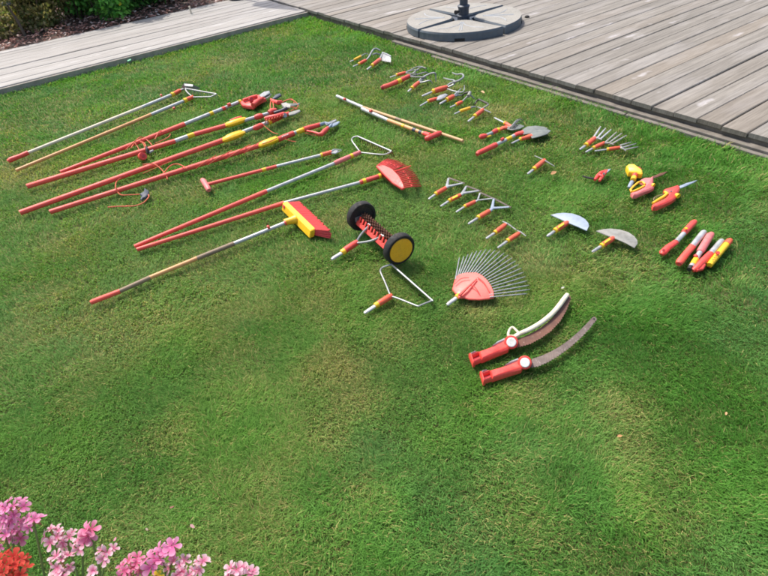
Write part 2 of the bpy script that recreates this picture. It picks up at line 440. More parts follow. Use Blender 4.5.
tube(t, 'clamp', [(255.4, 117.5), (257, 117), (260.6, 116), (261.6, 115.7)], [4.6, 5.4, 5.4, 4.6], 'red', lift=.006)
tube(t, 'head_bracket', [(269, 113.2), (272, 111.4), (276, 110.4)], [5.2, 6.0, 4.6], 'red', lift=.006)
tube(t, 'black_arm', [(274, 112.8, .03), (281, 111, .035), (287, 108, .045)], [2.6, 3.2, 3.8], 'navy')
tube(t, 'lever', [(271, 99.6, .03), (273.5, 101.4, .045), (278, 102.8, .05), (282, 102.2, .045)], [2.4, 3.8, 4.4, 3.8], 'red')
plate(t, 'black_hook', [(272, 98, .03), (275, 94.6, .03), (280, 93, .03), (281.4, 94.6, .03), (277, 97.2, .03), (273, 99, .03)], .03, .014, 'navy')
plate(t, 'saw_blade', [(281.5, 105.8, .05), (287, 103, .055), (293, 103.4, .05), (300, 102.6, .04), (299, 104.3, .04), (291, 106, .04), (284, 107.6, .04)], .04, .008, 'dullsteel')
plate(t, 'cutting_jaw', [(281, 103.4, .055), (286, 102.2, .058), (291, 104.6, .055), (290, 107.4, .05), (284, 107, .05)], .04, .008, 'spotsteel')
cordline(t, [(270.5, 111, .03), (270.3, 105, .05), (271.2, 100, .045)])
cordline(t, [(273.6, 110, .03), (273.4, 105, .05), (272.6, 101, .045)])
cordline(t, [(282, 102.5, .05), (289, 99.6, .055), (295, 101.4, .05), (298, 106.5, .03), (291, 111, .03)])
cordline(t, [(284, 101.2, .05), (291, 98.9, .05), (294, 103, .04), (288, 109, .03)])
cordline(t, [(287, 107.5, .045), (293, 107.2, .045), (297, 109.4, .03)])

t = thing('cord_reel', 'red reel and black winder of pull cord resting against the second red pruner pole', 'cord reel', P(143, 155, 0))
tube(t, 'reel', [(142, 156.6, .012), (143.2, 156, .04)], [8, 7.2], 'red', n=14)
tube(t, 'hub', [(143.2, 155.9, .04), (143.5, 155.7, .047)], 3, 'dark_red')
tube(t, 'winder', [(146.2, 147.2, .06), (147.4, 150, .05), (148, 153.5, .03)], [2.2, 3.6, 2.6], 'black')
tube(t, 'crank', [(148.6, 153.2, .02), (151, 151.6, .025), (153.2, 150.4, .025)], [2.2, 2.4, 1.8], 'grey')
tube(t, 'cord_tail', [(146.2, 147.4, .06), (144.4, 143.2, .05), (140, 141.2, .05)], .9, 'cord', smooth=True, n=6)

t = thing('tree_pruner', 'thick red pole pruner with a smooth yellow grip and red head wound in cord', 'pruner', P(20, 213, 0), GP)
tube(t, 'shaft', [(20, 212.8), (225, 139.6)], [5.2, 4.9], 'pole_red', lift=.002)
tube(t, 'slide_grip', [(222.6, 140.6), (224.4, 139.9), (231, 137.4), (239.4, 134.2), (242.6, 133), (243.8, 132.6)], [5.4, 8, 9.6, 8.6, 6.6, 4.6], 'yellow', flat=.7, lift=.002)
tube(t, 'grip_ridge', [(226, 136.2, .04), (233, 133.4, .044), (241, 130.6, .04)], [1.6, 2.2, 1.6], 'yellow')
tube(t, 'upper_tube', [(242.5, 132.2), (270, 121.8)], 3.9, 'alu', lift=.006)
tube(t, 'clamp', [(254.4, 128.4), (255.4, 128), (260.6, 125.8), (262, 125.2)], [4.6, 5.4, 5.4, 4.6], 'red', lift=.006)
tube(t, 'collar', [(268.6, 122.6), (270.6, 121.6)], 4.8, 'yellow', lift=.006)
tube(t, 'head_bracket', [(270, 121.8), (276, 118.8), (283, 115.8), (289, 113.6)], [4.8, 5.4, 5, 4], 'red', lift=.006)
tube(t, 'lever', [(265, 118.6, .05), (270, 117.6, .055), (277, 116.6, .055), (284, 113.8, .05)], [3.4, 4.6, 5, 4], 'red')
tube(t, 'pulley', [(283.6, 116.4, .03), (285, 115.2, .05)], 4.4, 'grey')
plate(t, 'cutting_jaw', [(288, 112.6, .035), (294, 110.8, .035), (299.5, 109.4, .03), (300.5, 110.8, .03), (295, 113.8, .03), (289, 115, .03)], .03, .008, 'spotsteel')
for k in range(7):
    a = lerp((266, 121.5), (283, 116), k / 6)
    cordline(t, [(a[0] - 1.6, a[1] + 2.4, .02), (a[0], a[1] - .6, .07), (a[0] + 1.6, a[1] - 3.4, .03)], .8)
cordline(t, [(263, 124.6, .03), (268, 129, .012), (273, 132.6, .008), (278, 134, .01)], .7)
cordline(t, [(172, 161, .05), (162, 165, .012), (152, 169.6, .012), (143, 173.4, .012)], .8)
cordline(t, [(143, 164.5, .05), (153, 163.8, .055), (160, 168, .04), (166, 175, .02), (167.3, 179.4, .012)], 1.0)
cordline(t, [(121, 178, .04), (116.6, 181.6, .02), (115.6, 187, .045), (118, 192.4, .02), (122, 195, .012), (131, 194.8, .01), (140, 194.3, .01)], 1.0)

t = thing('pull_toggle', 'dark blue toothed pull handle on an orange cord lying in front of the red poles', 'pull handle', P(144, 193, 0))
plate(t, 'handle', [(139.5, 193.6), (143.5, 191.3), (144.4, 187.6), (146.2, 188.6), (148.6, 190.2), (148.2, 194), (145.2, 197), (143, 197.6), (141.4, 199.6), (139.8, 198.4), (141.6, 195.6)], .018, .014, 'navy')
tube(t, 'cord', [(148.5, 194.6, .015), (148.6, 197.4, .012), (143, 203, .01), (134, 206, .008), (126, 206, .006)], 1.2, 'cord', smooth=True, n=6)
tube(t, 'cord', [(127, 206.4, .006), (118, 206.4, .005), (108, 207.2, .004)], 1.2, 'cord', smooth=True, n=6)

t = thing('tree_pruner', 'red pole pruner with cord spiralled round it and open blue steel jaws', 'pruner', P(50, 212, 0), GP)
tube(t, 'shaft', [(50, 212), (262, 144.8)], [4.8, 4.8], 'pole_red', lift=.002)
tube(t, 'slide_grip', [(258.6, 146), (260.4, 145.4), (267, 143), (275, 140), (278.4, 138.8), (279.6, 138.4)], [5.2, 7.8, 9.4, 8.6, 6.8, 4.8], 'yellow', flat=.7, lift=.002)
tube(t, 'grip_ridge', [(262, 142, .04), (269, 139.4, .044), (276, 136.8, .04)], [1.6, 2.2, 1.6], 'yellow')
tube(t, 'middle_tube', [(278, 139.6), (293.5, 133.4)], 5.3, 'red', lift=.004)
tube(t, 'inner_tube', [(293, 133.6), (298.5, 131.4)], 3.9, 'alu', lift=.006)
tube(t, 'collar', [(296.6, 132.2), (299, 131.4), (303.6, 129.8), (305, 129.3)], [4, 4.8, 4.8, 4.4], 'yellow', lift=.006)
tube(t, 'head_bracket', [(304, 129.6), (309, 127.8), (320.5, 124.6)], [5.2, 5.0, 4.2], 'red', lift=.008)
tube(t, 'lever', [(307, 131, .03), (313, 132, .03), (319, 134.4, .02), (321.5, 134.4, .02), (325, 130.8, .025), (328, 128, .025)], [2, 2.4, 3.4, 4.6, 4.8, 3.8], 'red')
tube(t, 'jaw_neck', [(320, 124.8, .03), (325, 123.2, .03), (330, 124.2, .03)], [3.4, 3.2, 2.8], 'bluesteel')
tube(t, 'jaw_neck', [(327.6, 128.6, .025), (330, 126.6, .025), (331.5, 124.6, .025)], [2.6, 2.8, 2.6], 'bluesteel')
plate(t, 'cutting_jaw', [(325, 123.4, .035), (331, 120.6, .035), (336.2, 119, .03), (336.6, 120.2, .03), (332, 123, .03), (327, 125, .03)], .03, .007, 'zinc')
plate(t, 'hooked_jaw', [(329, 125.2, .025), (334, 122.8, .025), (338.5, 121, .022), (340, 121.6, .022), (337, 124.4, .022), (332, 126.8, .022)], .025, .007, 'bluesteel')
for k in range(4):
    a = lerp((282.4, 136.6), (287.8, 134.4), k / 3)
    tube(t, 'lettering', [(a[0] - .4, a[1] + .5, .05), (a[0] + .4, a[1] - .5, .052)], .8, 'white', n=5)
for x0, x1 in ((196, 216), (208, 232), (226, 250), (244, 262)):
    y0 = 212 - (x0 - 50) * .317; y1 = 212 - (x1 - 50) * .317
    cordline(t, [(x0, y0 + 3, .01), (lerp((x0, y0), (x1, y1), .5)[0], (y0 + y1) / 2 - 1.3, .062), (x1, y1 - 4, .02)], .8)
cordline(t, [(163, 174, .03), (170, 166, .05), (178, 164, .05), (187, 168.4, .055)], 1.0)
cordline(t, [(262, 144, .05), (270, 141.4, .052), (277, 138, .05)], .8)
cordline(t, [(285, 139, .02), (291, 141, .008), (296, 141.6, .008)], .7)
cordline(t, [(305, 133, .02), (311, 134.6, .01), (317, 136, .01)], .7)

# 7 short weeder
t = thing('weed_puller', 'short red T handled weeder with a silver shaft and small pointed fork tip', 'weeder', P(207, 185, 0), GL)
tube(t, 'handle', [(202.4, 180), (203.6, 181.2), (206, 185), (208.4, 189), (209, 190.4)], [4.4, 5.6, 5.4, 5.6, 4.4], 'pink_red', lift=.002)
tube(t, 'shaft', [(207, 184.6), (276.5, 166.4)], [3.4, 3.4], 'pole_red', lift=.004)
tube(t, 'label_band', [(262, 170.2), (266, 169.1)], 3.6, 'amber', lift=.004)
tube(t, 'upper_shaft', [(276.5, 166.4), (321, 155.2)], 3.1, 'alu', lift=.004)
tube(t, 'collar', [(320.6, 155.3), (322.4, 154.8)], 4.1, 'yellow', lift=.003)
tube(t, 'socket', [(322.4, 154.8), (331.4, 152.3)], [4.1, 4.4], 'orange_red', lift=.003)
for a, b, c in (((331, 151.4), (334, 149.6), (341.5, 149.6)), ((331, 152.6), (335, 153.4), (341.6, 150.4))):
    tube(t, 'prong', [(a[0], a[1], .02), (b[0], b[1], .02), (c[0], c[1], .01)], [2.4, 2.2, .8], 'zinc', n=6, flat=.6)
plate(t, 'blade', [(331.5, 150.6), (335, 150), (338.5, 150.2), (336, 152.6), (332, 153.4)], .018, .006, 'zinc')

# 8 red pole bow rake
t = thing('garden_rake', 'bow rake with a red pole and dark rusty tines behind the red fan rake', 'rake', P(135, 247, 0), GL)
tube(t, 'shaft', [(134.6, 246.6), (266.5, 191.3)], [4.2, 4.6], 'pole_red', lift=.002)
tube(t, 'middle_shaft', [(266.5, 191.3), (335, 163.2)], 3.6, 'alu', lift=.003)
tube(t, 'socket', [(334.5, 163.4), (337, 162.2), (360, 152.4)], [4.4, 4.8, 4.4], 'pink_red', lift=.003)
tube(t, 'label_band', [(350.2, 156.7), (352.6, 155.6)], 4.9, 'yellow', lift=.003)
tube(t, 'bow', [(360.5, 152.4, .02), (356, 146.5, .03), (352, 140.6, .05), (353.2, 137.4, .065), (357.5, 136.3, .07)], 1.4, 'zinc', n=8, smooth=True)
tube(t, 'bow', [(360.5, 152.4, .02), (372, 153.8, .03), (383, 154.6, .045), (388, 153.4, .06), (391.5, 151.2, .07)], 1.4, 'zinc', n=8, smooth=True)
tube(t, 'crossbar', [(357.5, 136.3, .07), (391.5, 151.2, .07)], 1.5, 'zinc', n=8)
for a in along([(358.5, 136.8), (391.5, 151.2)], 15):
    tube(t, 'tine', [(a[0], a[1], .07), (a[0] + 1.6, a[1] + 2.6, .045), (a[0] + 2.6, a[1] + 6.2, .002)], [1.1, .95, .6], 'rustbrown', n=5)

# 9 red plastic fan rake
t = thing('leaf_rake', 'red plastic leaf rake with one bent tine on a long pole behind the broom', 'leaf rake', P(137, 250, 0), GL)
tube(t, 'shaft', [(137, 249.6), (284, 203)], [4.2, 4.4], 'pole_red', lift=.002)
tube(t, 'upper_shaft', [(284, 203), (360.5, 182.4)], 3.4, 'alu', lift=.003)
tube(t, 'socket', [(360, 182.5), (362, 181.8), (386, 174.2)], [4.4, 4.9, 4.7], 'red', lift=.004)
tube(t, 'label_band', [(362.6, 181.6), (365.6, 180.7)], 5.2, 'yellow', lift=.004)
tube(t, 'collar', [(378.6, 176.6), (380.6, 175.9)], 5.4, 'yellow', lift=.004)
Z = .055
plate(t, 'head_plate', [(384.5, 174.6, .05), (376, 165.8, Z), (378.5, 164.3, Z), (385, 165.2, Z + .008), (392.5, 168.8, Z + .012), (399, 175.4, Z + .008), (402.6, 181.8, Z), (404.6, 187.4, Z - .01), (401.6, 188.4, Z - .015), (392, 182, .045)], .05, .012, 'red')
b = MB()
ap = [pt(q) for q in ((376, 166.4, .05), (381, 173, .045), (385, 177.6, .042), (393, 183.2, .038), (401.8, 188.9, .035))]
bp = [np.array([p[0], p[1], .008]) for p in [pt(q) for q in ((378, 169.8, .01), (382.4, 175.8, .01), (386, 179.4, .01), (394, 185.6, .01), (403, 190, .01))]]
for i in range(4): b.add([ap[i], ap[i + 1], bp[i + 1], bp[i]], [(3, 2, 1, 0)])
b.build('head_skirt', M['dark_red'], t)
ins = along([(377.5, 165.6), (385, 166.4), (392.5, 169.8), (398, 175.2), (401.8, 181.4), (404.2, 187.6)], 22)
outs = along([(388.4, 158.8), (397, 160.4), (408.6, 166.4), (416.8, 175.6), (421, 186)], 22)
for i, (a, c) in enumerate(zip(ins, outs)):
    if i == 10:
        tube(t, 'tine', [(a[0], a[1], .055), (404, 168, .085), (411, 165.6, .11)], [1.4, 1.4, 1.0], 'red', n=5)
        continue
    m_ = lerp(a, c, .55)
    tube(t, 'tine', [(a[0], a[1], .055), (m_[0], m_[1] - .6, .05), (c[0], c[1], .004)], [1.5, 1.45, 1.1], 'red', n=5)
    if i % 2 == 0 and i < 21 and i != 9:
        e = lerp(ins[i + 1], outs[i + 1], .45); s_ = lerp(a, c, .45)
        tube(t, 'tine_brace', [(s_[0], s_[1] - .6, .052), (e[0], e[1] - .6, .052)], .9, 'red', n=4)

# 10 broom
t = thing('broom', 'push broom with a yellow head and red bristles on a red, brown and silver pole', 'broom', P(92, 302, 0), GL)
tube(t, 'grip', [(91, 302.6), (93.5, 301.4), (120, 291.2)], [4.4, 5.2, 5.0], 'pole_red', lift=.002)
tube(t, 'shaft', [(120, 291.2), (150, 277.6)], 4.8, 'wood_brown', lift=.002)
tube(t, 'middle_shaft', [(150, 277.6), (197, 258.4)], 4.5, 'wood_orange', lift=.003)
tube(t, 'tape_wrap', [(197, 258.4), (234, 243.6)], 4.8, 'wood_brown', lift=.003)
tube(t, 'upper_shaft', [(234, 243.6), (285.5, 222.8, .035)], [4.0, 3.9], 'alu', lift=.004)
tube(t, 'lock_button', [(267.6, 227.4, .05), (269.4, 226.6, .053)], 3.8, 'red')
tube(t, 'collar', [(284.6, 223.4, .034), (286.2, 222.6, .036)], 5.2, 'red')
A, B = P(281.6, 210.5, 0), P(309.6, 239, 0)
e1 = (B - A) / np.linalg.norm(B - A); e2 = np.array([-e1[1], e1[0], 0]); L = np.linalg.norm(B - A)
zup = np.array([0, 0, 1.])
if e2 @ (P(320, 215, 0) - A) < 0: e2 = -e2
b = MB(); lean = (e2 * .010 + zup * .027)
b.box((A + B) / 2 + e2 * .024 + zup * .025, e1 * L / 2, e2 * .016, lean * .88, .005)
b.build('head_block', M['yellow'], t, smooth=False)
Cc = (A + B) / 2
b = MB(); b.tube([Cc - e2 * .055 + zup * .030 - e1 * .012, Cc - e2 * .02 + zup * .029 - e1 * .004, Cc + e2 * .012 + zup * .028], [.017, .021, .027], 10)
b.build('socket', M['yellow'], t)
b = MB()
qa = A + e1 * .028 + zup * .036 + e2 * .0095
b.box(qa, e1 * .011, e2 * .002, lean * .3, 0)
o = b.build('maker_badge', M['red'], t)
eb = P(300, 204.6, .03) - P(285, 203.6, .03); BL = np.linalg.norm(eb); eb = eb / BL
b = MB()
for k in range(64):
    f = (k + .5) / 64
    for j in range(5):
        base = A + e1 * (L * (.02 + .96 * f)) + e2 * .036 + zup * (.008 + .0088 * j)
        fl = (f - .5) * .03
        tip = base + eb * (BL * .92 + random.uniform(-.007, .007)) + e1 * (fl + random.uniform(-.005, .005)) + zup * ((j - 1.6) * .003 + random.uniform(-.002, .002))
        if tip[2] < .004: tip[2] = .004
        b.tube([base, (base + tip) / 2, tip], [.0042, .005, .0052], 5)
b.build('bristles', M['brush'], t)

# 11 two D handled poles
GB = 'pair of loose handles lying side by side'
t = thing('tool_pole', 'thin tan wooden pole with a silver end, longer of the two loose poles', 'pole', P(462, 141, 0), GB)
tube(t, 'upper_shaft', [(337, 96.2), (363, 107.4)], [3.2, 3.2], 'alu', lift=.002)
tube(t, 'shaft', [(363, 107.4), (463, 141)], [3, 3.2], 'wood_tan', lift=.002)
tube(t, 'lock_button', [(344, 98.8, .03), (345.4, 99.4, .03)], 2.2, 'red')
tube(t, 'label_band', [(396, 118.6), (401.5, 120.4)], 3.2, 'wood_brown', lift=.002)
t = thing('tool_pole', 'orange wooden handle with a red T grip lying against the thin tan pole', 'handle', P(425, 134, 0), GB)
tube(t, 'upper_shaft', [(362, 108.8), (388, 120.2)], [3.6, 3.6], 'alu', lift=.002)
tube(t, 'shaft', [(388, 120.2), (426, 134.2)], [3.8, 3.8], 'wood_orange', lift=.002)
tube(t, 'lock_button', [(370, 110.6, .035), (371.6, 111.2, .035)], 3, 'red')
tube(t, 'label_band', [(402.4, 125.6), (404.6, 126.4)], 4, 'yellow', lift=.002)
tube(t, 'label_band', [(413, 129.4), (416, 130.5)], 4, 'navy', lift=.002)
tube(t, 'label_band', [(419.4, 131.8), (422, 132.7)], 4, 'navy', lift=.002)
tube(t, 'grip_neck', [(424, 133.4), (430, 135.6)], [4.4, 5.4], 'red', lift=.002)
tube(t, 'grip', [(425.6, 138.8), (427.6, 138.4), (433, 136), (438.6, 133.6), (440.4, 132.9)], [4.2, 5.6, 5.4, 5.6, 4.2], 'red', lift=.002)

# ------------------------------------------------------------------ small tool heads
GS = 'small tool heads with red sockets laid out on the lawn'
t = head('cultivator', 'small amber socketed tool head with a bent wire tip, farthest of the small tool heads', 'tool head', (350, 61.6), (354, 60), (361, 56.4), 2.6, GS, sock='amber')
tube(t, 'wire_tip', [(361, 56.4, .012), (364, 54.4, .025), (367, 53.6, .02), (368, 55, .008)], 1.0, 'zinc', smooth=True, n=6)
t = head('pull_hoe', 'slim tool head with a long bent silver neck beside the square hoe plate', 'hoe', (353, 66.6), (358.4, 64.2), (366, 60.2), 3.2, GS)
tube(t, 'neck', [(366, 60.2, .012), (369, 57, .03), (373, 50, .06), (376.4, 48.8, .06), (380.4, 50.6, .045)], [1.6, 1.7, 1.7, 1.6, 1.2], 'zinc', smooth=True, n=8)
tube(t, 'cross_arm', [(372.6, 54.6, .05), (376, 53.4, .05), (381, 54.8, .03)], [1.2, 1.5, 1.2], 'zinc', n=6)
t = head('draw_hoe', 'hoe head with a square silver blade, beside the deck edge grass at the far end', 'hoe', (367, 69.6), (371.6, 66), (380, 59.4), 4.2, GS)
tube(t, 'neck', [(379.6, 59.8, .014), (381.6, 56, .035), (382.8, 53.2, .05)], [2.2, 1.9, 1.8], 'zinc', n=8)
plate(t, 'hoe_blade', [(382.2, 52.6, .055), (391, 56.2, .05), (390.9, 62.2, .008), (381.4, 60.6, .01)], .03, .004, 'zinc')
tube(t, 'fold', [(382.2, 52.6, .055), (386.5, 54, .056), (391, 56.4, .05)], 1.3, 'alu', n=6)

t = head('hand_cultivator', 'light tool head with thin splayed wire prongs lying behind the long red grip', 'cultivator', (390, 77.4), (396, 75.2), (405.4, 72.6), 3.2, GS)
for e, m_ in (((419, 71.6), (412, 70.4)), ((427.4, 69.6), (418, 66.8)), ((417.6, 74.6), (411, 73.6))):
    tube(t, 'prong', [(405, 72.7, .012), (m_[0], m_[1], .03), (e[0] - 2, e[1] - 1.4, .045), (e[0], e[1], .006)], [1.2, 1.15, 1.1, .7], 'steel', smooth=True, n=6)
t = thing('hand_cultivator', 'long red hand grip with a yellow band and three silver wire prongs', 'cultivator', P(384, 87, 0), GS)
tube(t, 'grip', [(382, 87.8), (384, 86.8), (388, 85.6), (397.4, 81.7)], [3.6, 4.4, 4.2, 4.6], 'pole_red')
tube(t, 'end_cap', [(381.2, 88), (383.4, 87.2)], [3.4, 4.7], 'dark_red')
tube(t, 'collar', [(397, 81.9), (400.4, 80.4)], 4.8, 'yellow')
tube(t, 'socket', [(400.2, 80.5), (402, 79.6), (409, 76.2)], [4.4, 4.7, 4.0], 'red')
for m1, m2, e in (((414, 72.6), (421, 67.6), (425.4, 70)), ((417, 74.6), (426, 72.4), (430, 75)), ((415.4, 77), (424, 77.2), (427, 80))):
    tube(t, 'prong', [(408.6, 76.4, .012), (m1[0], m1[1], .03), (m2[0], m2[1], .05), (e[0], e[1], .004)], [1.5, 1.4, 1.3, .8], 'steel', smooth=True, n=6)
t = head('hand_cultivator', 'cultivator head whose tallest hook bends down, right of the long red grip', 'cultivator', (408, 91.6), (411.6, 88.4), (418.6, 82.6), 4.3, GS)
for m1, m2, e in (((421.6, 78.4), (429, 74.2), (435.4, 73.2)),):
    tube(t, 'prong', [(418, 83, .012), (m1[0], m1[1], .035), (m2[0], m2[1], .06), (e[0] - 1, e[1] - .2, .075), (e[0] + .4, e[1] + 2.6, .05), (e[0] + .4, e[1] + 8.4, .004)], [1.9, 1.8, 1.7, 1.6, 1.5, 1.0], 'zinc', smooth=True, n=8)
tube(t, 'prong', [(418, 83, .012), (421, 81, .02), (424.4, 78.2, .03), (424, 75.4, .03)], [1.7, 1.6, 1.4, .9], 'zinc', smooth=True, n=8)
tube(t, 'prong', [(418, 83, .012), (423.6, 82, .02), (430, 80.6, .03), (432.6, 83.6, .004)], [1.6, 1.4, 1.2, .8], 'zinc', smooth=True, n=8)

t = head('hand_cultivator', 'large cultivator head with three curled silver hooks pointing up and right', 'cultivator', (422, 96.2), (432.4, 91.6), (446.6, 87.4), 5.4, GS)
tube(t, 'prong', [(445.6, 88, .014), (450, 83.6, .04), (459, 80.4, .07), (463.4, 77, .07), (462, 74.2, .06), (456.6, 74.4, .04), (452.4, 72.8, .03)], [1.9, 1.8, 1.8, 1.8, 1.7, 1.5, 1.0], 'zinc', smooth=True, n=8)
tube(t, 'prong', [(445.6, 88, .014), (449, 86.8, .02), (454, 84, .04), (454, 80.6, .05), (449, 79.6, .04), (443.6, 78, .02)], [1.8, 1.8, 1.8, 1.7, 1.5, .9], 'zinc', smooth=True, n=8)
tube(t, 'prong', [(446, 88.4, .014), (452, 90.6, .02), (461, 92.4, .02), (464, 90, .025), (464.4, 85.4, .01)], [1.4, 1.3, 1.2, 1.1, .7], 'zinc', smooth=True, n=8)
t = head('weed_fork', 'small tool head ending in a narrow silver weeding blade, below the large cultivator', 'weeder', (420, 106), (427.4, 101.4), (437, 98.6), 3.8, GS)
plate(t, 'weeding_blade', [(436, 97.4), (440, 94.8), (445.4, 93.4), (448, 94.4), (445, 97.2), (440, 99.4), (437, 99.8)], .02, .008, 'zinc')
t = head('weed_fork', 'tool head with two open silver prongs and a wide flat silver tang', 'weeder', (439.6, 104), (446.6, 100), (453.4, 96.4), 5.0, GS)
tube(t, 'prong', [(452.6, 97, .015), (456, 93.6, .02), (461.4, 88.4, .015)], [2.6, 2.0, .9], 'zinc', n=6)
tube(t, 'prong', [(452.6, 97, .015), (457, 95.4, .015), (463, 95, .01)], [2.4, 1.8, .8], 'zinc', n=6)
tube(t, 'prong', [(454, 96, .012), (459, 93, .014), (463.4, 91.4, .008)], [2, 1.5, .8], 'steel', n=6)
t = head('pull_hoe', 'tool head with a bent steel neck and dark blade on a pale boss', 'hoe', (450, 107.4), (455.6, 104.8), (461.8, 102), 3.8, GS)
tube(t, 'neck', [(461.6, 102.2, .012), (464.4, 99.4, .025), (468.6, 95, .05)], [1.6, 1.6, 1.7], 'steel', n=8)
tube(t, 'boss', [(468.4, 96.2, .045), (470, 92.4, .055)], [3.4, 3.2], 'spotsteel')
tube(t, 'blade', [(462, 96, .006), (464, 93.6, .035), (467.4, 92.4, .05), (469, 92.2, .05)], [1, 1.8, 2, 1.6], 'darksteel', smooth=True, n=6)
tube(t, 'blade', [(470, 95, .04), (473, 97.4, .02), (475, 99, .006)], [1.6, 1.4, .8], 'steel', n=6)
t = head('hand_hoe', 'amber socketed tool head with a short silver stub behind the black framed hoe', 'tool head', (454.4, 114), (459.8, 111.2), (470.2, 108), 3.4, GS, sock='amber')
tube(t, 'stub', [(469.8, 108.2, .012), (473, 106.8, .014), (476.4, 106.8, .01)], [1.8, 1.8, 1.2], 'zinc', n=8)
t = head('stirrup_hoe', 'hoe head with a black stirrup frame standing behind its red socket', 'hoe', (468, 121.6), (474.2, 116.6), (483, 110), 4.8, GS)
tube(t, 'crossbar', [(477.4, 106.9, .02), (484, 109.4, .022), (491, 112.6, .012)], [1.2, 2.0, 1.2], 'steel', n=8, flat=.6)
tube(t, 'frame', [(475, 104, .03), (477, 100.4, .045), (478.8, 99.4, .05), (488, 103.8, .05)], [1.4, 1.7, 1.9, 1.9], 'darksteel', n=8)
tube(t, 'frame', [(488, 103.8, .05), (488.2, 104.8, .045), (484, 107.6, .03), (481, 109.2, .02)], [1.9, 1.6, 1.5, 1.4], 'spotsteel', n=8)

# group beside the trowels
t = head('hand_rake', 'little rake head with a dark grid of tines and tang pointing left', 'rake', (494.4, 117.6), (504.6, 122.8), (511.6, 127), 4.0, GS)
tube(t, 'tine_bar', [(509.6, 127.8, .02), (512, 126, .03), (515.6, 121.4, .03), (518, 119.8, .02)], 1.6, 'steel', n=6)
for k in range(5):
    a = lerp((510.6, 127), (517.4, 120.2), k / 4)
    tube(t, 'tine', [(a[0], a[1], .025), (a[0] + 3, a[1] - 1.2, .035), (a[0] + 6, a[1] + .4, .006)], [1.2, 1.1, .8], 'dullsteel', n=5)
t = thing('hand_trowel', 'short trowel with a red knob end and grey waist behind the long trowel', 'trowel', P(481, 137, 0), GS)
tube(t, 'end_knob', [(479.6, 137.6), (481, 136.8), (484.6, 136), (486, 135.4)], [3.6, 5.0, 4.8, 3.4], 'red')
tube(t, 'grip', [(485.6, 135.6), (493.4, 132.4)], [3.2, 3.6], 'grey')
tube(t, 'sticker', [(486.6, 137.2, .008), (491, 135.6, .008)], 1.4, 'yellow', n=6)
tube(t, 'socket', [(492.6, 132.8), (495, 131.2), (497.6, 130.2)], [4.2, 4.9, 4.4], 'red')
tube(t, 'collar', [(497, 130.5), (499, 129.8)], 4.7, 'yellow')
tube(t, 'ferrule', [(498.8, 129.9), (503, 128), (507, 127.4)], [4.2, 5.0, 5.4], 'orange_red', flat=.7)
plate(t, 'trowel_blade', [(505.6, 126), (507.4, 129), (512, 130), (520, 128.6), (524.6, 126), (520, 124.2), (512, 124.4)], .016, .004, 'dullsteel')
t = thing('hand_trowel', 'long trowel with a thick red grip, silver middle and broad grey blade', 'trowel', P(478, 154, 0), GS)
tube(t, 'grip', [(477, 154.6), (478.6, 152.8), (482, 151.4), (496, 144.8)], [3.8, 5.0, 5.2, 5.4], 'red')
tube(t, 'end_hole', [(477.2, 155), (477.6, 154.2)], 2.4, 'pink_red')
tube(t, 'shaft', [(495.6, 145), (514.2, 135.8)], 3.8, 'alu', lift=.003)
tube(t, 'label_band', [(506, 139.9), (511, 137.4)], 4.0, 'yellow', lift=.003)
tube(t, 'lock_button', [(501, 139.8, .035), (503.6, 138.6, .037)], 3, 'red')
tube(t, 'socket', [(513.6, 136), (517, 134), (523, 132.6)], [4.2, 4.6, 5.8], 'red', flat=.8)
plate(t, 'trowel_blade', [(521, 130.6), (523.4, 134.2), (530, 133.4), (540, 131.6), (548, 128.2), (544, 126.6), (536, 125.6), (527, 126.4)], .02, .004, 'dullsteel')
t = head('hand_trowel', 'short trowel head with a bare silver tang in front of the long trowel', 'trowel', (511.4, 143.4), (519.4, 139.4), (531.2, 136.4), 4.2, GS)
tube(t, 'ferrule', [(525, 137.8), (531.4, 135.8)], [4.4, 5.8], 'orange_red', flat=.7)
plate(t, 'trowel_blade', [(530, 134), (532, 138.2), (538, 136.8), (547, 134), (551, 130.4), (547, 129), (539, 129.6), (533, 131.4)], .022, .004, 'dullsteel')
t = head('draw_hoe', 'T shaped hoe head with a thin straight bar, alone in the grass below the trowels', 'hoe', (527.6, 174), (533.4, 169.4), (544.6, 160.4), 5.2, GS)
tube(t, 'bar', [(534.6, 155.6, .02), (544.6, 160.2, .024), (554.6, 166.2, .014)], [.9, 1.6, .9], 'steel', n=8, flat=.6)

# forks
GF = 'three hand forks side by side'
def fork(label, tang, ring, end, base, tips, mat, w):
    t = head('hand_fork', label, 'fork', tang, ring, end, w, GF)
    b0, b1 = base
    plate(t, 'fork_root', [end, (b0[0] - .5, b0[1] + .6), b0, lerp(b0, b1, .5), b1, (b1[0] + .2, b1[1] + 1.4), lerp(end, b1, .5)], .024, .006, mat)
    for k, tp in enumerate(tips):
        a = lerp(b0, b1, k / (len(tips) - 1))
        a2 = lerp(a, tp, -.12)
        tube(t, 'tine', [(a2[0], a2[1], .022), (lerp(a, tp, .5)[0], lerp(a, tp, .5)[1], .036), (tp[0], tp[1], .012)], [2.1, 1.9, 1.2], mat, n=6, flat=.7)
fork('hand fork with bright silver tines, farthest left of the three forks', (579.8, 149.6), (585.6, 145.4), (594.8, 138.2), ((594.6, 136), (601.6, 138)), [(600.6, 126.6), (605.6, 128.2), (611, 129.6)], 'alu', 5.2)
fork('hand fork with dull grey tines, middle of the three forks', (585.6, 152.2), (592.8, 148.2), (604.2, 143), ((606.4, 141.4), (613.4, 143)), [(616.4, 132.2), (621.6, 133.4), (626.4, 135.4)], 'spotsteel', 4.4)
fork('hand fork with slim brownish tines lying flattest, nearest of the three forks', (594.6, 151), (606.8, 149.4), (620.2, 147.6), ((621, 145.2), (626, 149.4)), [(631, 142.2), (636, 143.6), (638, 146.8)], 'steel', 3.8)

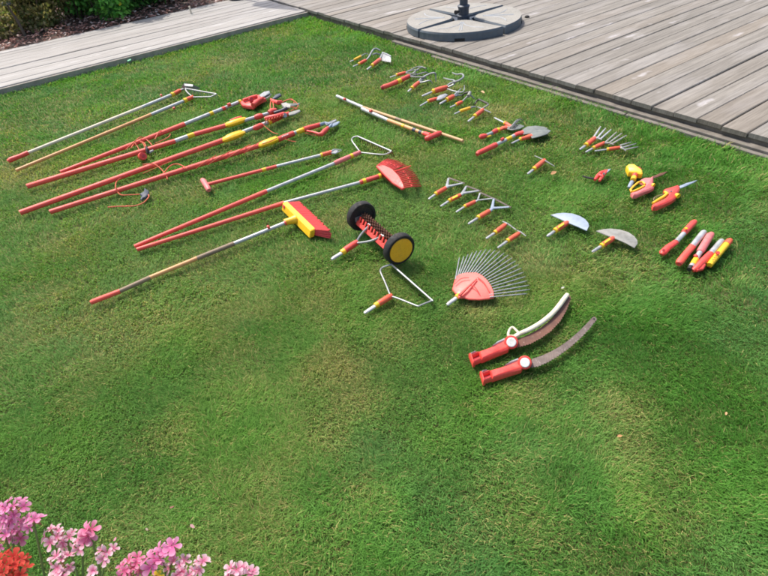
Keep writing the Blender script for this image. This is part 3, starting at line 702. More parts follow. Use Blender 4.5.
# pruner shears
t = thing('secateurs', 'small red secateurs with a black strap, between the T hoe and the yellow handle', 'secateurs', P(600, 176, 0))
tube(t, 'strap', [(582.6, 176, .008), (587, 177.6, .01), (594.6, 178.8, .012)], [1.4, 2.0, 2.0], 'black', n=6)
tube(t, 'handle', [(594.8, 180, .012), (597.4, 176.4, .014), (601, 172.8, .016), (606, 170.8, .016)], [2.6, 4.0, 3.8, 2.8], 'red')
tube(t, 'handle', [(599.4, 181, .012), (601.6, 177.6, .014), (604.4, 173.6, .016), (607, 170.8, .016)], [2.4, 3.6, 3.6, 2.8], 'red')
tube(t, 'pivot', [(603.6, 173.6, .03), (604, 173.4, .036)], 2.2, 'steel')
plate(t, 'cutting_blade', [(605, 171.4), (607.6, 169.2), (611, 168.6), (609, 171), (606, 173)], .022, .005, 'bluesteel')
tube(t, 'latch', [(599, 174.6, .03), (601.4, 175.6, .03)], 1.4, 'pink_red', n=6)

# yellow T handle
t = thing('tee_grip', 'short red T handle with a bright yellow crossbar and silver tang', 'handle', P(632, 184, 0))
plate(t, 'crossbar', [(626.4, 165.2, .05), (628.4, 163.6, .055), (634.6, 163.6, .055), (642.8, 169.4, .05), (643, 172.2, .045), (641, 173, .04), (636.8, 171.8, .04), (629, 171, .04)], .045, .035, 'yellow')
tube(t, 'neck', [(637.6, 170.4, .022), (635.4, 174.4, .018), (633.8, 178)], [8.4, 6.2, 4.6], 'red')
tube(t, 'collar', [(634, 177.6), (633, 180.2)], 5.4, 'yellow')
tube(t, 'tang', [(633, 179.8), (630.4, 185), (629, 187.6)], [3.6, 4.2, 3.2], 'bluesteel', flat=.7)

# pistol saws
t = thing('pruning_saw', 'sun bleached pink pistol grip saw with a yellow lined open handle and dark blade', 'saw', P(640, 190, 0))
plate(t, 'body', [(640, 179.4), (644, 177.2), (650, 177), (653.6, 175.4), (654, 179), (653.6, 183.4), (654.6, 186.4), (651, 188.4), (645, 190.6), (637, 194.4), (633.4, 194.6), (631, 192), (636, 190.6), (643.4, 187), (645.2, 184.4), (643, 181.4)], .03, .026, 'pink_red')
tube(t, 'hand_guard', [(645, 184.2, .03), (642.4, 181.8, .03), (638.6, 182.2, .028), (633.4, 186.4, .025), (630.6, 189.6, .02), (631.4, 192, .02)], [2, 2.2, 2, 2, 2.2, 2], 'amber', n=8)
tube(t, 'inner_guard', [(644.6, 185.6, .03), (640, 188.2, .03), (632.6, 191.6, .025)], 1.8, 'yellow', n=8)
tube(t, 'thumb_lock', [(652, 184.8, .03), (654, 185.6, .03)], [3.4, 4.4], 'yellow')
plate(t, 'saw_blade', [(653, 176), (660, 173), (667.6, 171.2), (664, 174.4), (657, 177.2), (653.4, 178.4)], .018, .004, 'rustbrown')
t = thing('pruning_saw', 'bright red pistol grip saw with yellow grip lining and a clean grey blade', 'saw', P(663, 202, 0))
plate(t, 'body', [(664, 188.6), (670, 186.6), (677.6, 184.4), (680.2, 185.6), (680, 189.4), (677.4, 192.6), (677, 196), (673, 199.2), (666, 202.6), (657.6, 206.2), (653.4, 206.4), (652.4, 203.6), (658.6, 200.6), (665.4, 197.2), (667.8, 194.2), (666.6, 191)], .032, .028, 'red')
tube(t, 'grip_lining', [(652.6, 203.2, .028), (658, 199.8, .03), (664, 196.4, .032), (667.2, 193.6, .032), (664.6, 191.8, .032)], [2.2, 2.4, 2.6, 3.0, 2.6], 'yellow', n=8)
tube(t, 'thumb_lock', [(676, 194.6, .03), (678.6, 196.2, .03)], [3.6, 5], 'yellow')
tube(t, 'wire_loop', [(653.6, 200.6, .02), (654.6, 197.4, .02), (659, 195.6, .02), (664, 194.4, .025)], .9, 'wood_brown', n=6, smooth=True)
plate(t, 'saw_blade', [(679.4, 185.8), (686, 183), (697.4, 180), (694.6, 182), (687, 185.6), (680, 188.4)], .02, .004, 'bluesteel')
tube(t, 'screw', [(671, 191.4, .034), (671.3, 191.3, .037)], 1.6, 'steel')

# half moon edgers
GE = 'two half moon lawn edgers'
def edger(label, tang, ring, end, poly, mat):
    t = head('lawn_edger', label, 'edger', tang, ring, end, 6.0, GE, sock='orange_red', label_mark=True)
    plate(t, 'half_moon_blade', poly, .03, .004, mat)
    return t
edger('half moon edger with a clean blue grey blade, left of the two edgers', (547, 236.4), (554.6, 231), (567.4, 222.6),
      [(550.6, 214.8, .025), (556.6, 213.2, .03), (564, 212.6, .034), (572.6, 213.4, .036), (580, 215.8, .034), (585.6, 219.2, .03), (588.6, 223, .024), (589.2, 226, .02), (586.8, 230.6, .014), (577, 226.2, .018), (568, 222.6, .022), (559.6, 218.6, .022)], 'bluesteel')
edger('half moon edger with a spotted rusty grey blade, right of the two edgers', (592, 252), (601, 246.2), (613.6, 238),
      [(596, 230.8, .025), (603, 229, .03), (611, 228.4, .034), (620, 229.4, .036), (628.6, 232, .034), (634.4, 236, .03), (637.4, 240, .024), (637.8, 243.4, .02), (634.6, 247.6, .014), (626, 243, .018), (617, 239, .022), (606, 235, .022)], 'spotsteel')

# weeding hoes
GH = 'four weeding hoes with forked necks'
def yhoe(label, tang, ring, end, fork_, la, ra, w, mat, sock='orange_red', mark=False, wire=False):
    t = head('weeding_hoe', label, 'hoe', tang, ring, end, w, GH, sock=sock, label_mark=mark)
    if wire:
        tube(t, 'neck', [end, (fork_[0], fork_[1], .018)], 2, mat, n=8)
    for tip, out in ((la, -1), (ra, 1)):
        tube(t, 'fork_arm', [(end[0], end[1], .016), (fork_[0], fork_[1], .018), (lerp(fork_, tip, .55)[0], lerp(fork_, tip, .55)[1], .02), (tip[0], tip[1], .022)], [4.2, 3.7, 2.6, 2.1] if not wire else [2, 1.9, 1.7, 1.5], mat, n=8, flat=.55)
    d = np.array(ra) - np.array(la); d = d / np.linalg.norm(d)
    l2 = tuple(np.array(la) - d * .8); r2 = tuple(np.array(ra) + d * 1.6)
    u = np.array([.9, -.9])
    plate(t, 'hoe_blade', [(l2[0], l2[1], .024), (r2[0], r2[1], .02), (r2[0] + 1.0, r2[1] - 1.0, .008), (l2[0] + 1.4, l2[1] - 1.0, .012)], .02, .003, 'rustgrey')
    return t
yhoe('weeding hoe with a plain red socket, farthest of the four forked hoes', (428.6, 199.2), (435, 194.4), (446, 188), (447, 186.6), (448.4, 178.4), (462.6, 183.2), 4.9, 'zinc')
yhoe('weeding hoe with a yellow sticker on its socket, second of the four forked hoes', (440.6, 206.4), (448.6, 201), (460.6, 195), (462.6, 193.2), (466.2, 186.4), (478.6, 190.8), 4.8, 'zinc', mark=True)
yhoe('weeding hoe with a thin wire fork and narrow tang, third of the four forked hoes', (456, 212.2), (464, 206.8), (475.4, 201.6), (477.6, 200.2), (480, 193.2), (492.4, 198.4), 4.4, 'zinc', wire=True)
yhoe('weeding hoe with a broad blue grey fork plate, widest of the four forked hoes', (468.2, 224), (477.6, 218), (489.6, 211), (492.2, 208.2), (493.8, 199), (509, 207), 5.4, 'bluesteel')

# narrow push hoes
GN = 'two narrow push hoes'
for lab, tang, ring, end, bar in (
    ('narrow push hoe lying farther from the fan rake of the pair below the forked hoes', (486, 238.6), (494.6, 233), (505.4, 224.8), ((502.6, 221.4), (507.4, 223.4), (516.2, 229.8))),
    ('narrow push hoe with a thicker yellow collar, nearer the steel fan rake of the pair', (497.6, 248), (507, 241.2), (519, 233.4), ((516.8, 230.2), (520.4, 231.8), (526, 236)))):
    t = head('push_hoe', lab, 'hoe', tang, ring, end, 5.2, GN, sock='orange_red')
    tube(t, 'neck', [end, (bar[1][0], bar[1][1], .018)], [3.6, 2.6], 'zinc', n=8)
    tube(t, 'bar', [(q[0], q[1], .016) for q in bar], [1.3, 1.9, 1.3], 'steel', n=8, flat=.6)

# ------------------------------------------------------------------ steel fan rake
t = thing('leaf_rake', 'fan rake with a pink red plastic plate and splayed silver wire tines', 'leaf rake', P(458, 297, 0))
tube(t, 'tang', [(447.2, 305), (448.6, 303.6), (457, 297.4)], [3.2, 4.2, 4.2], 'alu', flat=.7, lift=.006)
tube(t, 'collar', [(456.2, 297.6), (459.4, 295.2)], [5.2, 5.4], 'yellow', lift=.003)
fan = [(459, 297.4), (452.2, 288.8), (453.8, 282), (455.4, 276.6), (459.6, 273.8), (466, 272.4), (476.6, 272.3), (482.4, 275), (487.4, 279.8), (491, 285), (493.6, 291), (494.2, 297), (488.6, 298.2), (479.4, 299.1), (469, 298.8), (463.6, 297.2)]
zc = [.03, .016, .024, .028, .034, .038, .042, .044, .044, .04, .036, .026, .022, .018, .014, .018]
plate(t, 'fan_plate', [(a[0], a[1], z) for a, z in zip(fan, zc)], .03, .008, 'fan_red')
for k, (a, m_, c) in enumerate((((461, 294.6, .036), (468, 287, .048), (477.6, 279.6, .05)), ((463, 293.6, .036), (470, 290, .044), (476, 287.6, .047)))):
    pass
tube(t, 'rib', [(459.4, 295.4, .03), (467, 288, .041), (476.6, 279, .045)], [3.6, 2.2, 1.4], 'fan_red', n=8)
tube(t, 'rib', [(470.4, 284.8, .043), (475.4, 287.6, .043), (479.6, 294, .032)], [1, 1, .8], 'red', n=6, smooth=True)
tube(t, 'rib', [(477.6, 277.4, .046), (484, 282.6, .046), (489.4, 292, .034)], [.9, .9, .8], 'red', n=6, smooth=True)
tube(t, 'rib', [(454.6, 284, .031), (461, 278.6, .041), (469, 277.6, .045)], [.8, .9, .8], 'red', n=6, smooth=True)
ro = along([(455.8, 277), (460, 274), (466, 272.6), (476.6, 272.6), (482.4, 275.4), (487.2, 280), (490.8, 285.2), (493.2, 291), (493.8, 296.6)], 22)
tips = along([(459.4, 257.6), (464.6, 256.2), (471, 253), (477, 251), (484.2, 249.6), (492.6, 249.4), (500.6, 251.4), (508.8, 255.4), (515.8, 261.6), (522.2, 269.4), (526.2, 278.6), (530.2, 288.6), (527.4, 293.6)], 22)
for a, c in zip(ro, tips):
    s_ = lerp(a, c, -.12)
    tube(t, 'tine', [(s_[0], s_[1], .026), (lerp(a, c, .55)[0], lerp(a, c, .55)[1], .036), (lerp(a, c, .92)[0], lerp(a, c, .92)[1], .026), (c[0], c[1], .004)], [1.25, 1.25, 1.2, .9], 'zinc', n=6, flat=.8)

# wire rake head in the foreground
t = thing('rake_head', 'bare silver wire rake frame with a red socket lying below the wheeled scarifier', 'rake head', P(375, 306, 0))
tube(t, 'tang', [(364.2, 313.2), (366, 312), (375, 306)], [3, 4, 4.4], 'alu', flat=.6, lift=.006)
tube(t, 'collar', [(375, 306), (378.2, 304)], [5.8, 6.1], 'yellow')
tube(t, 'socket', [(378, 304), (380, 302.8), (389.4, 297), (391.4, 295.8)], [5.8, 6.3, 6.3, 5.6], 'orange_red')
tube(t, 'frame', [(391, 296.6, .018), (389, 292, .02), (385, 282, .022), (380.8, 272.6, .026), (380.8, 269.6, .026), (383.6, 267, .026), (391.8, 264.2, .026)], 1.7, 'zinc', n=8, smooth=True)
tube(t, 'frame', [(391, 296.6, .018), (397, 298, .018), (416.4, 305.6, .02), (419.4, 305.6, .02), (422, 304.6, .02), (432.4, 300.4, .022)], 1.7, 'zinc', n=8, smooth=True)
tube(t, 'crossbar', [(391.2, 264.2, .026), (433, 301, .022)], 1.9, 'zinc', n=8)
for a in along([(394, 266.8), (432.4, 300.6)], 18):
    tube(t, 'tine', [(a[0], a[1], .024), (a[0] + .5, a[1] + .7, -.02)], [1.2, .8], 'steel', n=5)

# ------------------------------------------------------------------ wheeled scarifier
WR = .083
cl = P(359.5, 214.4, WR); cr = P(401.2, 250.6, WR)
ax = cr - cl; ax[2] = 0; LA = np.linalg.norm(ax); ax = ax / LA
fw = np.array([ax[1], -ax[0], 0.]);                                   # towards the handle
if fw @ (P(350, 248, 0) - cl) < 0: fw = -fw
t = thing('lawn_scarifier', 'wheeled lawn scarifier with black tyres, yellow disc and a roller of rusty blades', 'scarifier', [*( (cl + cr) / 2)[:2], 0.])
def wheel(c, outd, face):
    """c: centre of the outer face"""
    b = MB(); prof = [(-.040, WR * .80), (-.040, WR * .96), (-.034, WR), (-.006, WR), (0, WR * .95), (0, WR * .80), (-.004, WR * .78)]
    N = 36; V = []; F = []
    for s_, r in prof:
        for k in range(N):
            a = 2 * math.pi * k / N
            V.append(c + outd * s_ + fw * (r * math.cos(a)) + zup * (r * math.sin(a)))
    n = len(prof)
    for i in range(n):
        for k in range(N):
            i2 = (i + 1) % n
            F.append((i * N + k, i * N + (k + 1) % N, i2 * N + (k + 1) % N, i2 * N + k))
    b.add(V, F); wh = b.build('wheel', M['black'], t, smooth=True)
    b = MB(); prof = [(-.020, .0), (-.020, .02), (-.001, WR * .35), (.001, WR * .78), (-.003, WR * .83), (-.03, WR * .83), (-.034, WR * .80), (-.030, .02), (-.030, 0)]
    prof = [(.001, 0), (.002, WR * .5), (.0035, WR * .73), (.0035, WR * .765), (-.004, WR * .785), (-.034, WR * .80), (-.036, WR * .6), (-.030, WR * .2), (-.030, 0)]
    V, F = [], []
    for s_, r in prof:
        for k in range(N):
            a = 2 * math.pi * k / N
            V.append(c + outd * s_ + fw * (max(r, 1e-4) * math.cos(a)) + zup * (max(r, 1e-4) * math.sin(a)))
    for i in range(len(prof) - 1):
        for k in range(N): F.append((i * N + k, i * N + (k + 1) % N, (i + 1) * N + (k + 1) % N, (i + 1) * N + k))
    b.add(V, F); b.build('disc', face, wh, smooth=True)
wheel(cl - ax * .0, -ax, M['black']); wheel(cr, ax, M['amber'])
b = MB(); b.tube([cl + ax * .03, cr - ax * .03], .008, 10); b.build('axle', M['steel'], t)
NB = 22
for k in range(NB):
    c = cl + ax * (.05 + (LA - .10) * k / (NB - 1))
    b = MB(); nsp = 10; V, F = [], []
    for sgn in (-.0018, .0018):
        for j in range(nsp * 4):
            a = 2 * math.pi * (j + k * 1.3) / (nsp * 4); r = .033 if j % 4 in (0, 1) else .025
            V.append(c + ax * (sgn + .004 * math.sin(2 * a)) + fw * r * math.cos(a) + zup * (r * math.sin(a)))
    n4 = nsp * 4
    F = [tuple(range(n4))[::-1], tuple(range(n4, 2 * n4))] + [(j, (j + 1) % n4, n4 + (j + 1) % n4, n4 + j) for j in range(n4)]
    b.add(V, F); b.build('blade', M['rustbrown'], t, smooth=False)
mid = (cl + cr) / 2
b = MB(); b.box(mid + fw * .040 + zup * -.014, ax * (LA / 2 - .042), fw * .004 + zup * .005, fw * -.007 + zup * .010, .002)
b.build('comb_bar', M['red'], t, smooth=False)
for k in range(11):
    c = cl + ax * (.05 + (LA - .10) * (k + .5) / 11)
    b = MB(); b.box(c + fw * .031 + zup * .010, ax * .006, fw * .007 - zup * .013, zup * .003 + fw * .002, 0)
    b.build('comb_tooth', M['red'], t, smooth=False)
for e, sg in ((cl, 1), (cr, -1)):
    b = MB(); b.box(e + ax * sg * .036 + fw * .016, ax * .002, fw * .03, zup * .014, 0); b.build('end_bracket', M['zinc'], t, smooth=False)
sock = P(356, 243.2, .03)
for q, zq in (((369.6, 225.2), .098), ((382.8, 235.8), .098)):
    g = P(q[0], q[1], zq)
    mm = sock * .55 + g * .45 + (P(361, 233, .04) - P(366, 235, .04)) * (.22 if q[0] < 375 else -.5)
    b = MB(); b.tube([sock, mm, g], [.006, .0055, .006], 8, smooth=True); b.build('yoke_arm', M['zinc'], t)
    b = MB(); b.tube([g - ax * .012, g + ax * .012], .007, 8); b.build('yoke_bolt', M['zinc'], t)
tube(t, 'socket', [(343.6, 251.6, .02), (346, 249.6, .022), (355, 243.6, .028), (357.4, 242, .03)], [6, 6.6, 6.4, 5.4], 'red')
tube(t, 'collar', [(341.6, 253, .019), (342.4, 252.4, .02), (344.6, 251, .021)], [5.6, 6.5, 6.5], 'yellow')
tube(t, 'tang', [(331.6, 259.6, .012), (333.4, 258, .012), (342.4, 252.6, .019)], [3, 4.2, 4.4], 'alu', flat=.7)

# ------------------------------------------------------------------ curved saws
GW = 'two curved pruning saw heads'
def saw(label, e0, _unused, piv, hw, arc_out, arc_in, mat, pr=8.6):
    t = thing('pole_saw_head', label, 'saw', P(*lerp(e0, piv, .5), 0), GW)
    a = np.array(e0, float); p = np.array(piv, float); d = p - a; d /= np.linalg.norm(d); n = np.array([-d[1], d[0]])
    if n[1] > 0: n = -n                                               # n points up in the photo
    def q(s, k): v = a + d * s + n * k; return (v[0], v[1])
    Lh = np.linalg.norm(p - a)
    # hollow tail: floor, rails, then the solid grip
    plate(t, 'handle', [q(9.5, hw * .52), q(9.5, -hw * .48), q(Lh * .6, -hw * .46), q(Lh - 5, -hw * .50), q(Lh - 2, -hw * .2), q(Lh - 5, hw * .54), q(Lh * .62, hw * .46)], .030, .028, 'red')
    plate(t, 'tail_floor', [q(1, hw * .5), q(1, -hw * .5), q(9.6, -hw * .48), q(9.6, hw * .52)], .012, .010, 'dark_red')
    plate(t, 'tail_rail', [q(0, hw * .56), q(0, hw * .28), q(9.6, hw * .30), q(9.6, hw * .53)], .030, .022, 'red')
    plate(t, 'tail_rail', [q(0, -hw * .22), q(0, -hw * .5), q(9.6, -hw * .485), q(9.6, -hw * .22)], .030, .022, 'red')
    plate(t, 'tail_end', [q(-.2, hw * .75), q(-.2, -hw * .52), q(2.2, -hw * .52), q(2.2, hw * .75)], .031, .029, 'red')
    plate(t, 'tail_clip', [q(2.2, hw * .72), q(2.4, hw * .58), q(7.6, hw * .56), q(6.5, hw * .72)], .028, .012, 'grey')
    plate(t, 'release_lever', [q(Lh * .55, hw * .46), q(Lh * .72, hw * .78), q(Lh * .9, hw * .8), q(Lh * .92, hw * .5), q(Lh * .7, hw * .44)], .028, .016, 'grey')
    tube(t, 'pivot_housing', [(p[0], p[1] + .6, .004), (p[0], p[1], .010), (p[0], p[1], .036), (p[0], p[1], .040)], [pr * 1.5, pr * 1.58, pr * 1.58, pr * 1.42], 'red', n=24)
    tube(t, 'pivot_cap', [(p[0] + .2, p[1], .039), (p[0] + .2, p[1], .0435), (p[0] + .2, p[1], .0445)], [pr * 1.08, pr * 1.08, pr * .95], 'white', n=24)
    # toothed blade
    inn = along(arc_in, 26); out = along(arc_out, 60)
    teeth = []
    for i, o_ in enumerate(out):
        k = .0 if i % 2 else .9
        teeth.append((o_[0] + .5 * k, o_[1] + .9 * k))
    b = MB(); W1 = [P(x, y, .022) for x, y in inn]; W2 = [P(x, y, .018) for x, y in teeth]
    poly = [(w[0], w[1]) for w in W1] + [(w[0], w[1]) for w in W2[::-1]]
    # strip blade so that the curved outline stays clean
    ni, no = len(W1), len(W2); V = []; F = []
    W1r = [P(*c_, .022) for c_ in along(arc_in, 60)]
    for th in (0, -.0022):
        V += [w + zup * th for w in W1r] + [w + zup * th for w in W2]
    K = 60
    for i in range(K - 1):
        F.append((i, i + 1, K + i + 1, K + i)); F.append((2 * K + i, 3 * K + i, 3 * K + i + 1, 2 * K + i + 1))
        F.append((K + i, K + i + 1, 3 * K + i + 1, 3 * K + i)); F.append((i + 1, i, 2 * K + i, 2 * K + i + 1))
    F.append((K - 1, 3 * K - 1, 4 * K - 1, 2 * K - 1))
    b.add(V, F); bl = b.build('saw_blade', M[mat], t, smooth=False)
    tp = out[-2]; ti = along(arc_in, 60)[-3]; h = lerp(tp, ti, .5)
    b = MB(); b.tube([P(*h, .0215), P(*h, .0235)], .0032, 10); b.build('blade_hole', M['darksteel'], bl)
    return t
t1 = saw('curved saw head with a brown rusty blade, behind the cream blade cover', (471.4, 358.4), None, (511.2, 342.2), 8.8,
     [(514.6, 347.6), (521, 346), (530, 343.4), (541, 337.6), (551, 330.4), (560, 320.8), (566, 310.6), (570.2, 300), (570.8, 297)],
     [(516, 339.4), (524, 336.6), (533, 332.4), (541.6, 327.2), (549.4, 320.8), (556, 313.4), (561.6, 305), (565.8, 297.6), (568.6, 294.6)], 'rust')
t2 = saw('curved saw head with a greyer half rusted blade, nearer the camera and without a cover', (482, 376.6), None, (524.8, 362.6), 8.8,
     [(529, 367.2), (538, 366), (548, 361.6), (558, 355.6), (569, 347.6), (580, 338), (589, 328.6), (595, 321), (596.8, 318.6)],
     [(532, 358.8), (540, 356.4), (550, 352), (560, 346.4), (569.6, 339.4), (578.6, 331.6), (586.6, 323.6), (592.6, 317.2), (594.4, 316.6)], 'rustgrey')
tube(t2, 'sticker', [(499, 369.6, .0245), (502, 368.6, .0245)], 2.2, 'yellow', n=8, flat=.3)
t = thing('blade_cover', 'cream curved plastic blade guard with a finger loop, leaning along the rusty saw blade', 'blade guard', P(512, 333, 0))
tube(t, 'finger_loop', [(512.4, 337.4, .03), (508.4, 335.4, .034), (509.4, 330, .04), (512.4, 327.2, .042), (516, 330, .04), (519, 333, .036), (520.4, 333.2, .034)], [3.6, 2.8, 2.3, 2.2, 2.3, 2.8, 3], 'cream', n=8, smooth=True)
tube(t, 'loop_base', [(509.4, 336, .03), (514, 337, .03), (518.6, 334.8, .033)], [2.4, 4.4, 4], 'cream', n=8)
tube(t, 'guard', [(514, 336.6, .032), (519.4, 333.6, .034), (527, 330.4, .036), (535.6, 326, .036), (544, 320.4, .036), (551.6, 314, .036), (558, 307, .036), (563.6, 299.4, .034), (567.4, 294.4, .032)], [3.6, 4.2, 4.6, 4.8, 4.9, 5, 5, 5, 4.4], 'cream', n=10, smooth=True, flat=.8)

# ------------------------------------------------------------------ short handles on the right
GG = 'five short tool handles on the right of the lawn'
t = thing('short_handle', 'short handle with a hanging hole, red at both ends and silver in between', 'handle', P(668, 248, 0), GG)
tube(t, 'grip', [(661.4, 254.4), (663, 252.4), (668, 247.4), (676.6, 241.6)], [4.5, 7.2, 6.66, 5.76], 'red', flat=.8)
tube(t, 'hanging_hole', [(663.6, 250.4, .036), (663.8, 250.2, .0385)], 2.7, 'dark_red')
tube(t, 'tube', [(676.2, 241.8), (684.4, 232.8)], 4.86, 'alu', lift=.003)
tube(t, 'upper_grip', [(683.6, 233.6), (685.4, 231.4), (693, 223.4), (694.6, 221.8)], [5.76, 6.48, 6.48, 5.04], 'red')
tube(t, 'sticker', [(684.8, 228.6, .040), (687, 228, .040)], 2.7, 'yellow', n=8, flat=.4)
t = thing('short_handle', 'short handle with a notched red grip and plain silver tube', 'handle', P(685, 256, 0), GG)
tube(t, 'grip', [(678.4, 264), (680, 261.6), (686, 254), (692.4, 246.4)], [5.76, 7.38, 6.84, 6.66], 'pole_red')
tube(t, 'grip_notch', [(679.2, 263.6, .02), (680.8, 262.4, .02)], 3.06, 'dark_red')
tube(t, 'tube', [(692, 246.8), (703, 233.2), (704, 232.2)], [6.12, 6.12, 5.22], 'alu', lift=.003)
t = thing('short_handle', 'short handle with a mottled pink sleeve, yellow label and black end cap', 'handle', P(696, 258, 0), GG)
tube(t, 'end_cap', [(689, 269.6), (691.4, 266.8)], [4.68, 5.22], 'black')
tube(t, 'tube', [(691.2, 267), (701.6, 249.8)], 5.22, 'alu', lift=.002)
tube(t, 'label_band', [(692.6, 264.8), (696, 259.2)], 5.67, 'yellow', lift=.002)
tube(t, 'side_button', [(694.6, 256.8, .025), (697, 255.4, .03)], [3.96, 3.6], 'red')
tube(t, 'sleeve', [(699.8, 252.2), (701.4, 249.8), (709.6, 236.2), (711.6, 234.2)], [6.48, 7.2, 7.2, 5.4], 'pink_red')
t = thing('short_handle', 'short handle with a slanted red grip and scuffed silver tube beside the yellow handle', 'handle', P(702, 263, 0), GG)
tube(t, 'grip', [(692.8, 270.6), (696, 268.6), (703, 261.4), (710.4, 254)], [4.14, 6.66, 7.2, 6.66], 'red')
tube(t, 'grip_heel', [(696, 270.4, .014), (701.6, 269, .014), (704, 265, .016)], [3.42, 3.78, 3.6], 'red')
tube(t, 'tube', [(710, 254.4), (720.6, 242), (721.8, 240.8)], [5.76, 5.76, 4.86], 'alu', lift=.003)
t = thing('short_handle', 'bright yellow short handle with a red end cap and red button', 'handle', P(718, 253, 0), GG)
tube(t, 'grip', [(709.4, 265.2), (711, 263), (727, 243.8)], [5.58, 6.12, 6.12], 'yellow')
tube(t, 'end_cap', [(726.4, 244.6), (729.2, 241.2), (730, 240.4)], [6.3, 6.48, 5.04], 'orange_red')
tube(t, 'button', [(717.4, 253.4, .035), (718.2, 252.6, .043)], 3.6, 'red')
for k in range(3):
    a = lerp((713, 259.2), (716, 255.6), k / 2)
    tube(t, 'lettering', [(a[0] - .8, a[1] - .3, .036), (a[0] + .8, a[1] + .5, .036)], .9, 'orange_red', n=5)
tube(t, 'open_end', [(708.9, 265.6), (709.6, 264.8)], [4.14, 4.14], 'dark_red')


# ------------------------------------------------------------------ ground
def vnoise(x, y, scale, seed):
    x = x * scale + 57.3 * seed; y = y * scale - 31.7 * seed
    xi = np.floor(x).astype(np.int64); yi = np.floor(y).astype(np.int64); xf = x - xi; yf = y - yi
    def h(a, b):
        v = (a * 374761393 + b * 668265263 + seed * 1442695041) & 0x7fffffff
        v = ((v ^ (v >> 13)) * 1274126177) & 0x7fffffff
        return ((v ^ (v >> 16)) & 0xffff) / 65535.0
    u = xf * xf * (3 - 2 * xf); v = yf * yf * (3 - 2 * yf)
    return (h(xi, yi) * (1 - u) + h(xi + 1, yi) * u) * (1 - v) + (h(xi, yi + 1) * (1 - u) + h(xi + 1, yi + 1) * u) * v
def fbm(x, y, scale, seed, o=3):
    s = 0; a = .5; t = 0
    for k in range(o): s = s + a * vnoise(x, y, scale * 2 ** k, seed + k * 7); t += a; a *= .5
    return s / t

b = MB(); g = 250
b.add([(-g, -g, SOIL), (g, -g, SOIL), (g, g, SOIL), (-g, g, SOIL)], [(0, 1, 2, 3)])
structure(b.build('ground', M['soil'], None, smooth=False))

def board_mesh(name, rows, mat, thick, loc, rot):
    """rows: (u0, u1, v0, v1, z) in the board frame, each a plank with a slight round over"""
    V, F, Cc = [], [], []
    for (u0, u1, v0, v1, z) in rows:
        n = len(V); e = .005; nu = max(1, int((u1 - u0) / .9))
        us = np.linspace(u0, u1, nu + 1)
        prof = [(v0, -thick), (v0, -e), (v0 + e, 0), ((v0 + v1) / 2, .0008), (v1 - e, 0), (v1, -e), (v1, -thick)]
        cup = random.uniform(-.0015, .0015); tilt = random.uniform(-.002, .002); ph = random.uniform(0, 6)
        for iu, u in enumerate(us):
            zz = z + .0018 * math.sin(u * 1.3 + ph); wob = .0016 * math.sin(u * .9 + ph * 2)
            for j, (v, dz) in enumerate(prof):
                V.append((u, v + wob, zz + dz + tilt * (v - v0) / (v1 - v0)))
        m = len(prof)
        for iu in range(nu):
            for j in range(m - 1):
                F.append((n + iu * m + j, n + (iu + 1) * m + j, n + (iu + 1) * m + j + 1, n + iu * m + j + 1))
        F.append(tuple(n + j for j in range(m))); F.append(tuple(n + nu * m + j for j in range(m))[::-1])
        c = (random.random(), random.random(), random.random())
        Cc += [c] * (len(V) - n)
    me = bpy.data.meshes.new(name); me.from_pydata(V, [], F); me.materials.append(M[mat])
    ca = me.color_attributes.new('board', 'FLOAT_COLOR', 'POINT')
    cc = np.ones((len(V), 4)); cc[:, :3] = Cc; ca.data.foreach_set('color', cc.ravel())
    o = bpy.data.objects.new(name, me); COL.objects.link(o); o.location = loc; o.rotation_euler = (0, 0, rot)
    return o
PITCH = .160
rows = []; v = -4.2
while v < 17:
    u0 = EDGE_U + random.uniform(-.007, .007)
    joint = random.uniform(7.2, 10.5)
    z = random.uniform(-.002, .002)
    rows.append((u0, joint, v + .003, v + PITCH - .003, z))
    rows.append((joint + .004, joint + 6, v + .003, v + PITCH - .003, z + random.uniform(-.001, .001)))
    v += PITCH
deck = structure(board_mesh('wooden_deck', rows, 'deck', .028, (0, 0, DECK_Z), BA))
# joists and edge planks under the deck edge
b = MB()
def ubox(b, u0, u1, v0, v1, z0, z1, bev=.003):
    c = uv2w((u0 + u1) / 2, (v0 + v1) / 2, (z0 + z1) / 2)
    b.box(c, [*(DU * (u1 - u0) / 2), 0], [*(DV * (v1 - v0) / 2), 0], [0, 0, (z1 - z0) / 2], bev)
ubox(b, EDGE_U + .02, EDGE_U + .065, -4.2, 17, SOIL, DECK_Z - .030)
o = structure(b.build('deck_joist', M['oldwood'], None, smooth=False))
b = MB()
v = -4.2
while v < 3.0:
    ln = random.uniform(1.9, 2.6)
    ubox(b, EDGE_U - .042, EDGE_U + .012, v, v + ln - .006, SOIL, .012 + random.uniform(-.003, .003))
    ubox(b, EDGE_U - .085 + random.uniform(-.004, .004), EDGE_U - .048, v - .7, v + ln - .71, SOIL, -.004 + random.uniform(-.003, .003))
    v += ln
structure(b.build('deck_edging', M['edgewood'], None, smooth=False))
# walkway
rows = []; v = PATH_V0; PW = (PATH_V1 - PATH_V0) / 11
for k in range(11):
    u = -9.5 + random.uniform(-1, 0)
    while u < EDGE_U - .05:
        u1 = EDGE_U - .012
        rows.append((u, u1 - .004, v + .003, v + PW - .003, random.uniform(-.0025, .0025))); u = u1
    v += PW
structure(board_mesh('wooden_walkway', rows, 'path', .028, (0, 0, DECK_Z - .018), BA))
b = MB()
ubox(b, -10, EDGE_U + .02, PATH_V0 + .004, PATH_V0 + .05, SOIL, DECK_Z - .048)
ubox(b, -10, EDGE_U + .02, PATH_V0 - .030, PATH_V0 - .001, SOIL, DECK_Z - .030)
structure(b.build('walkway_edging', M['fascia'], None, smooth=False))
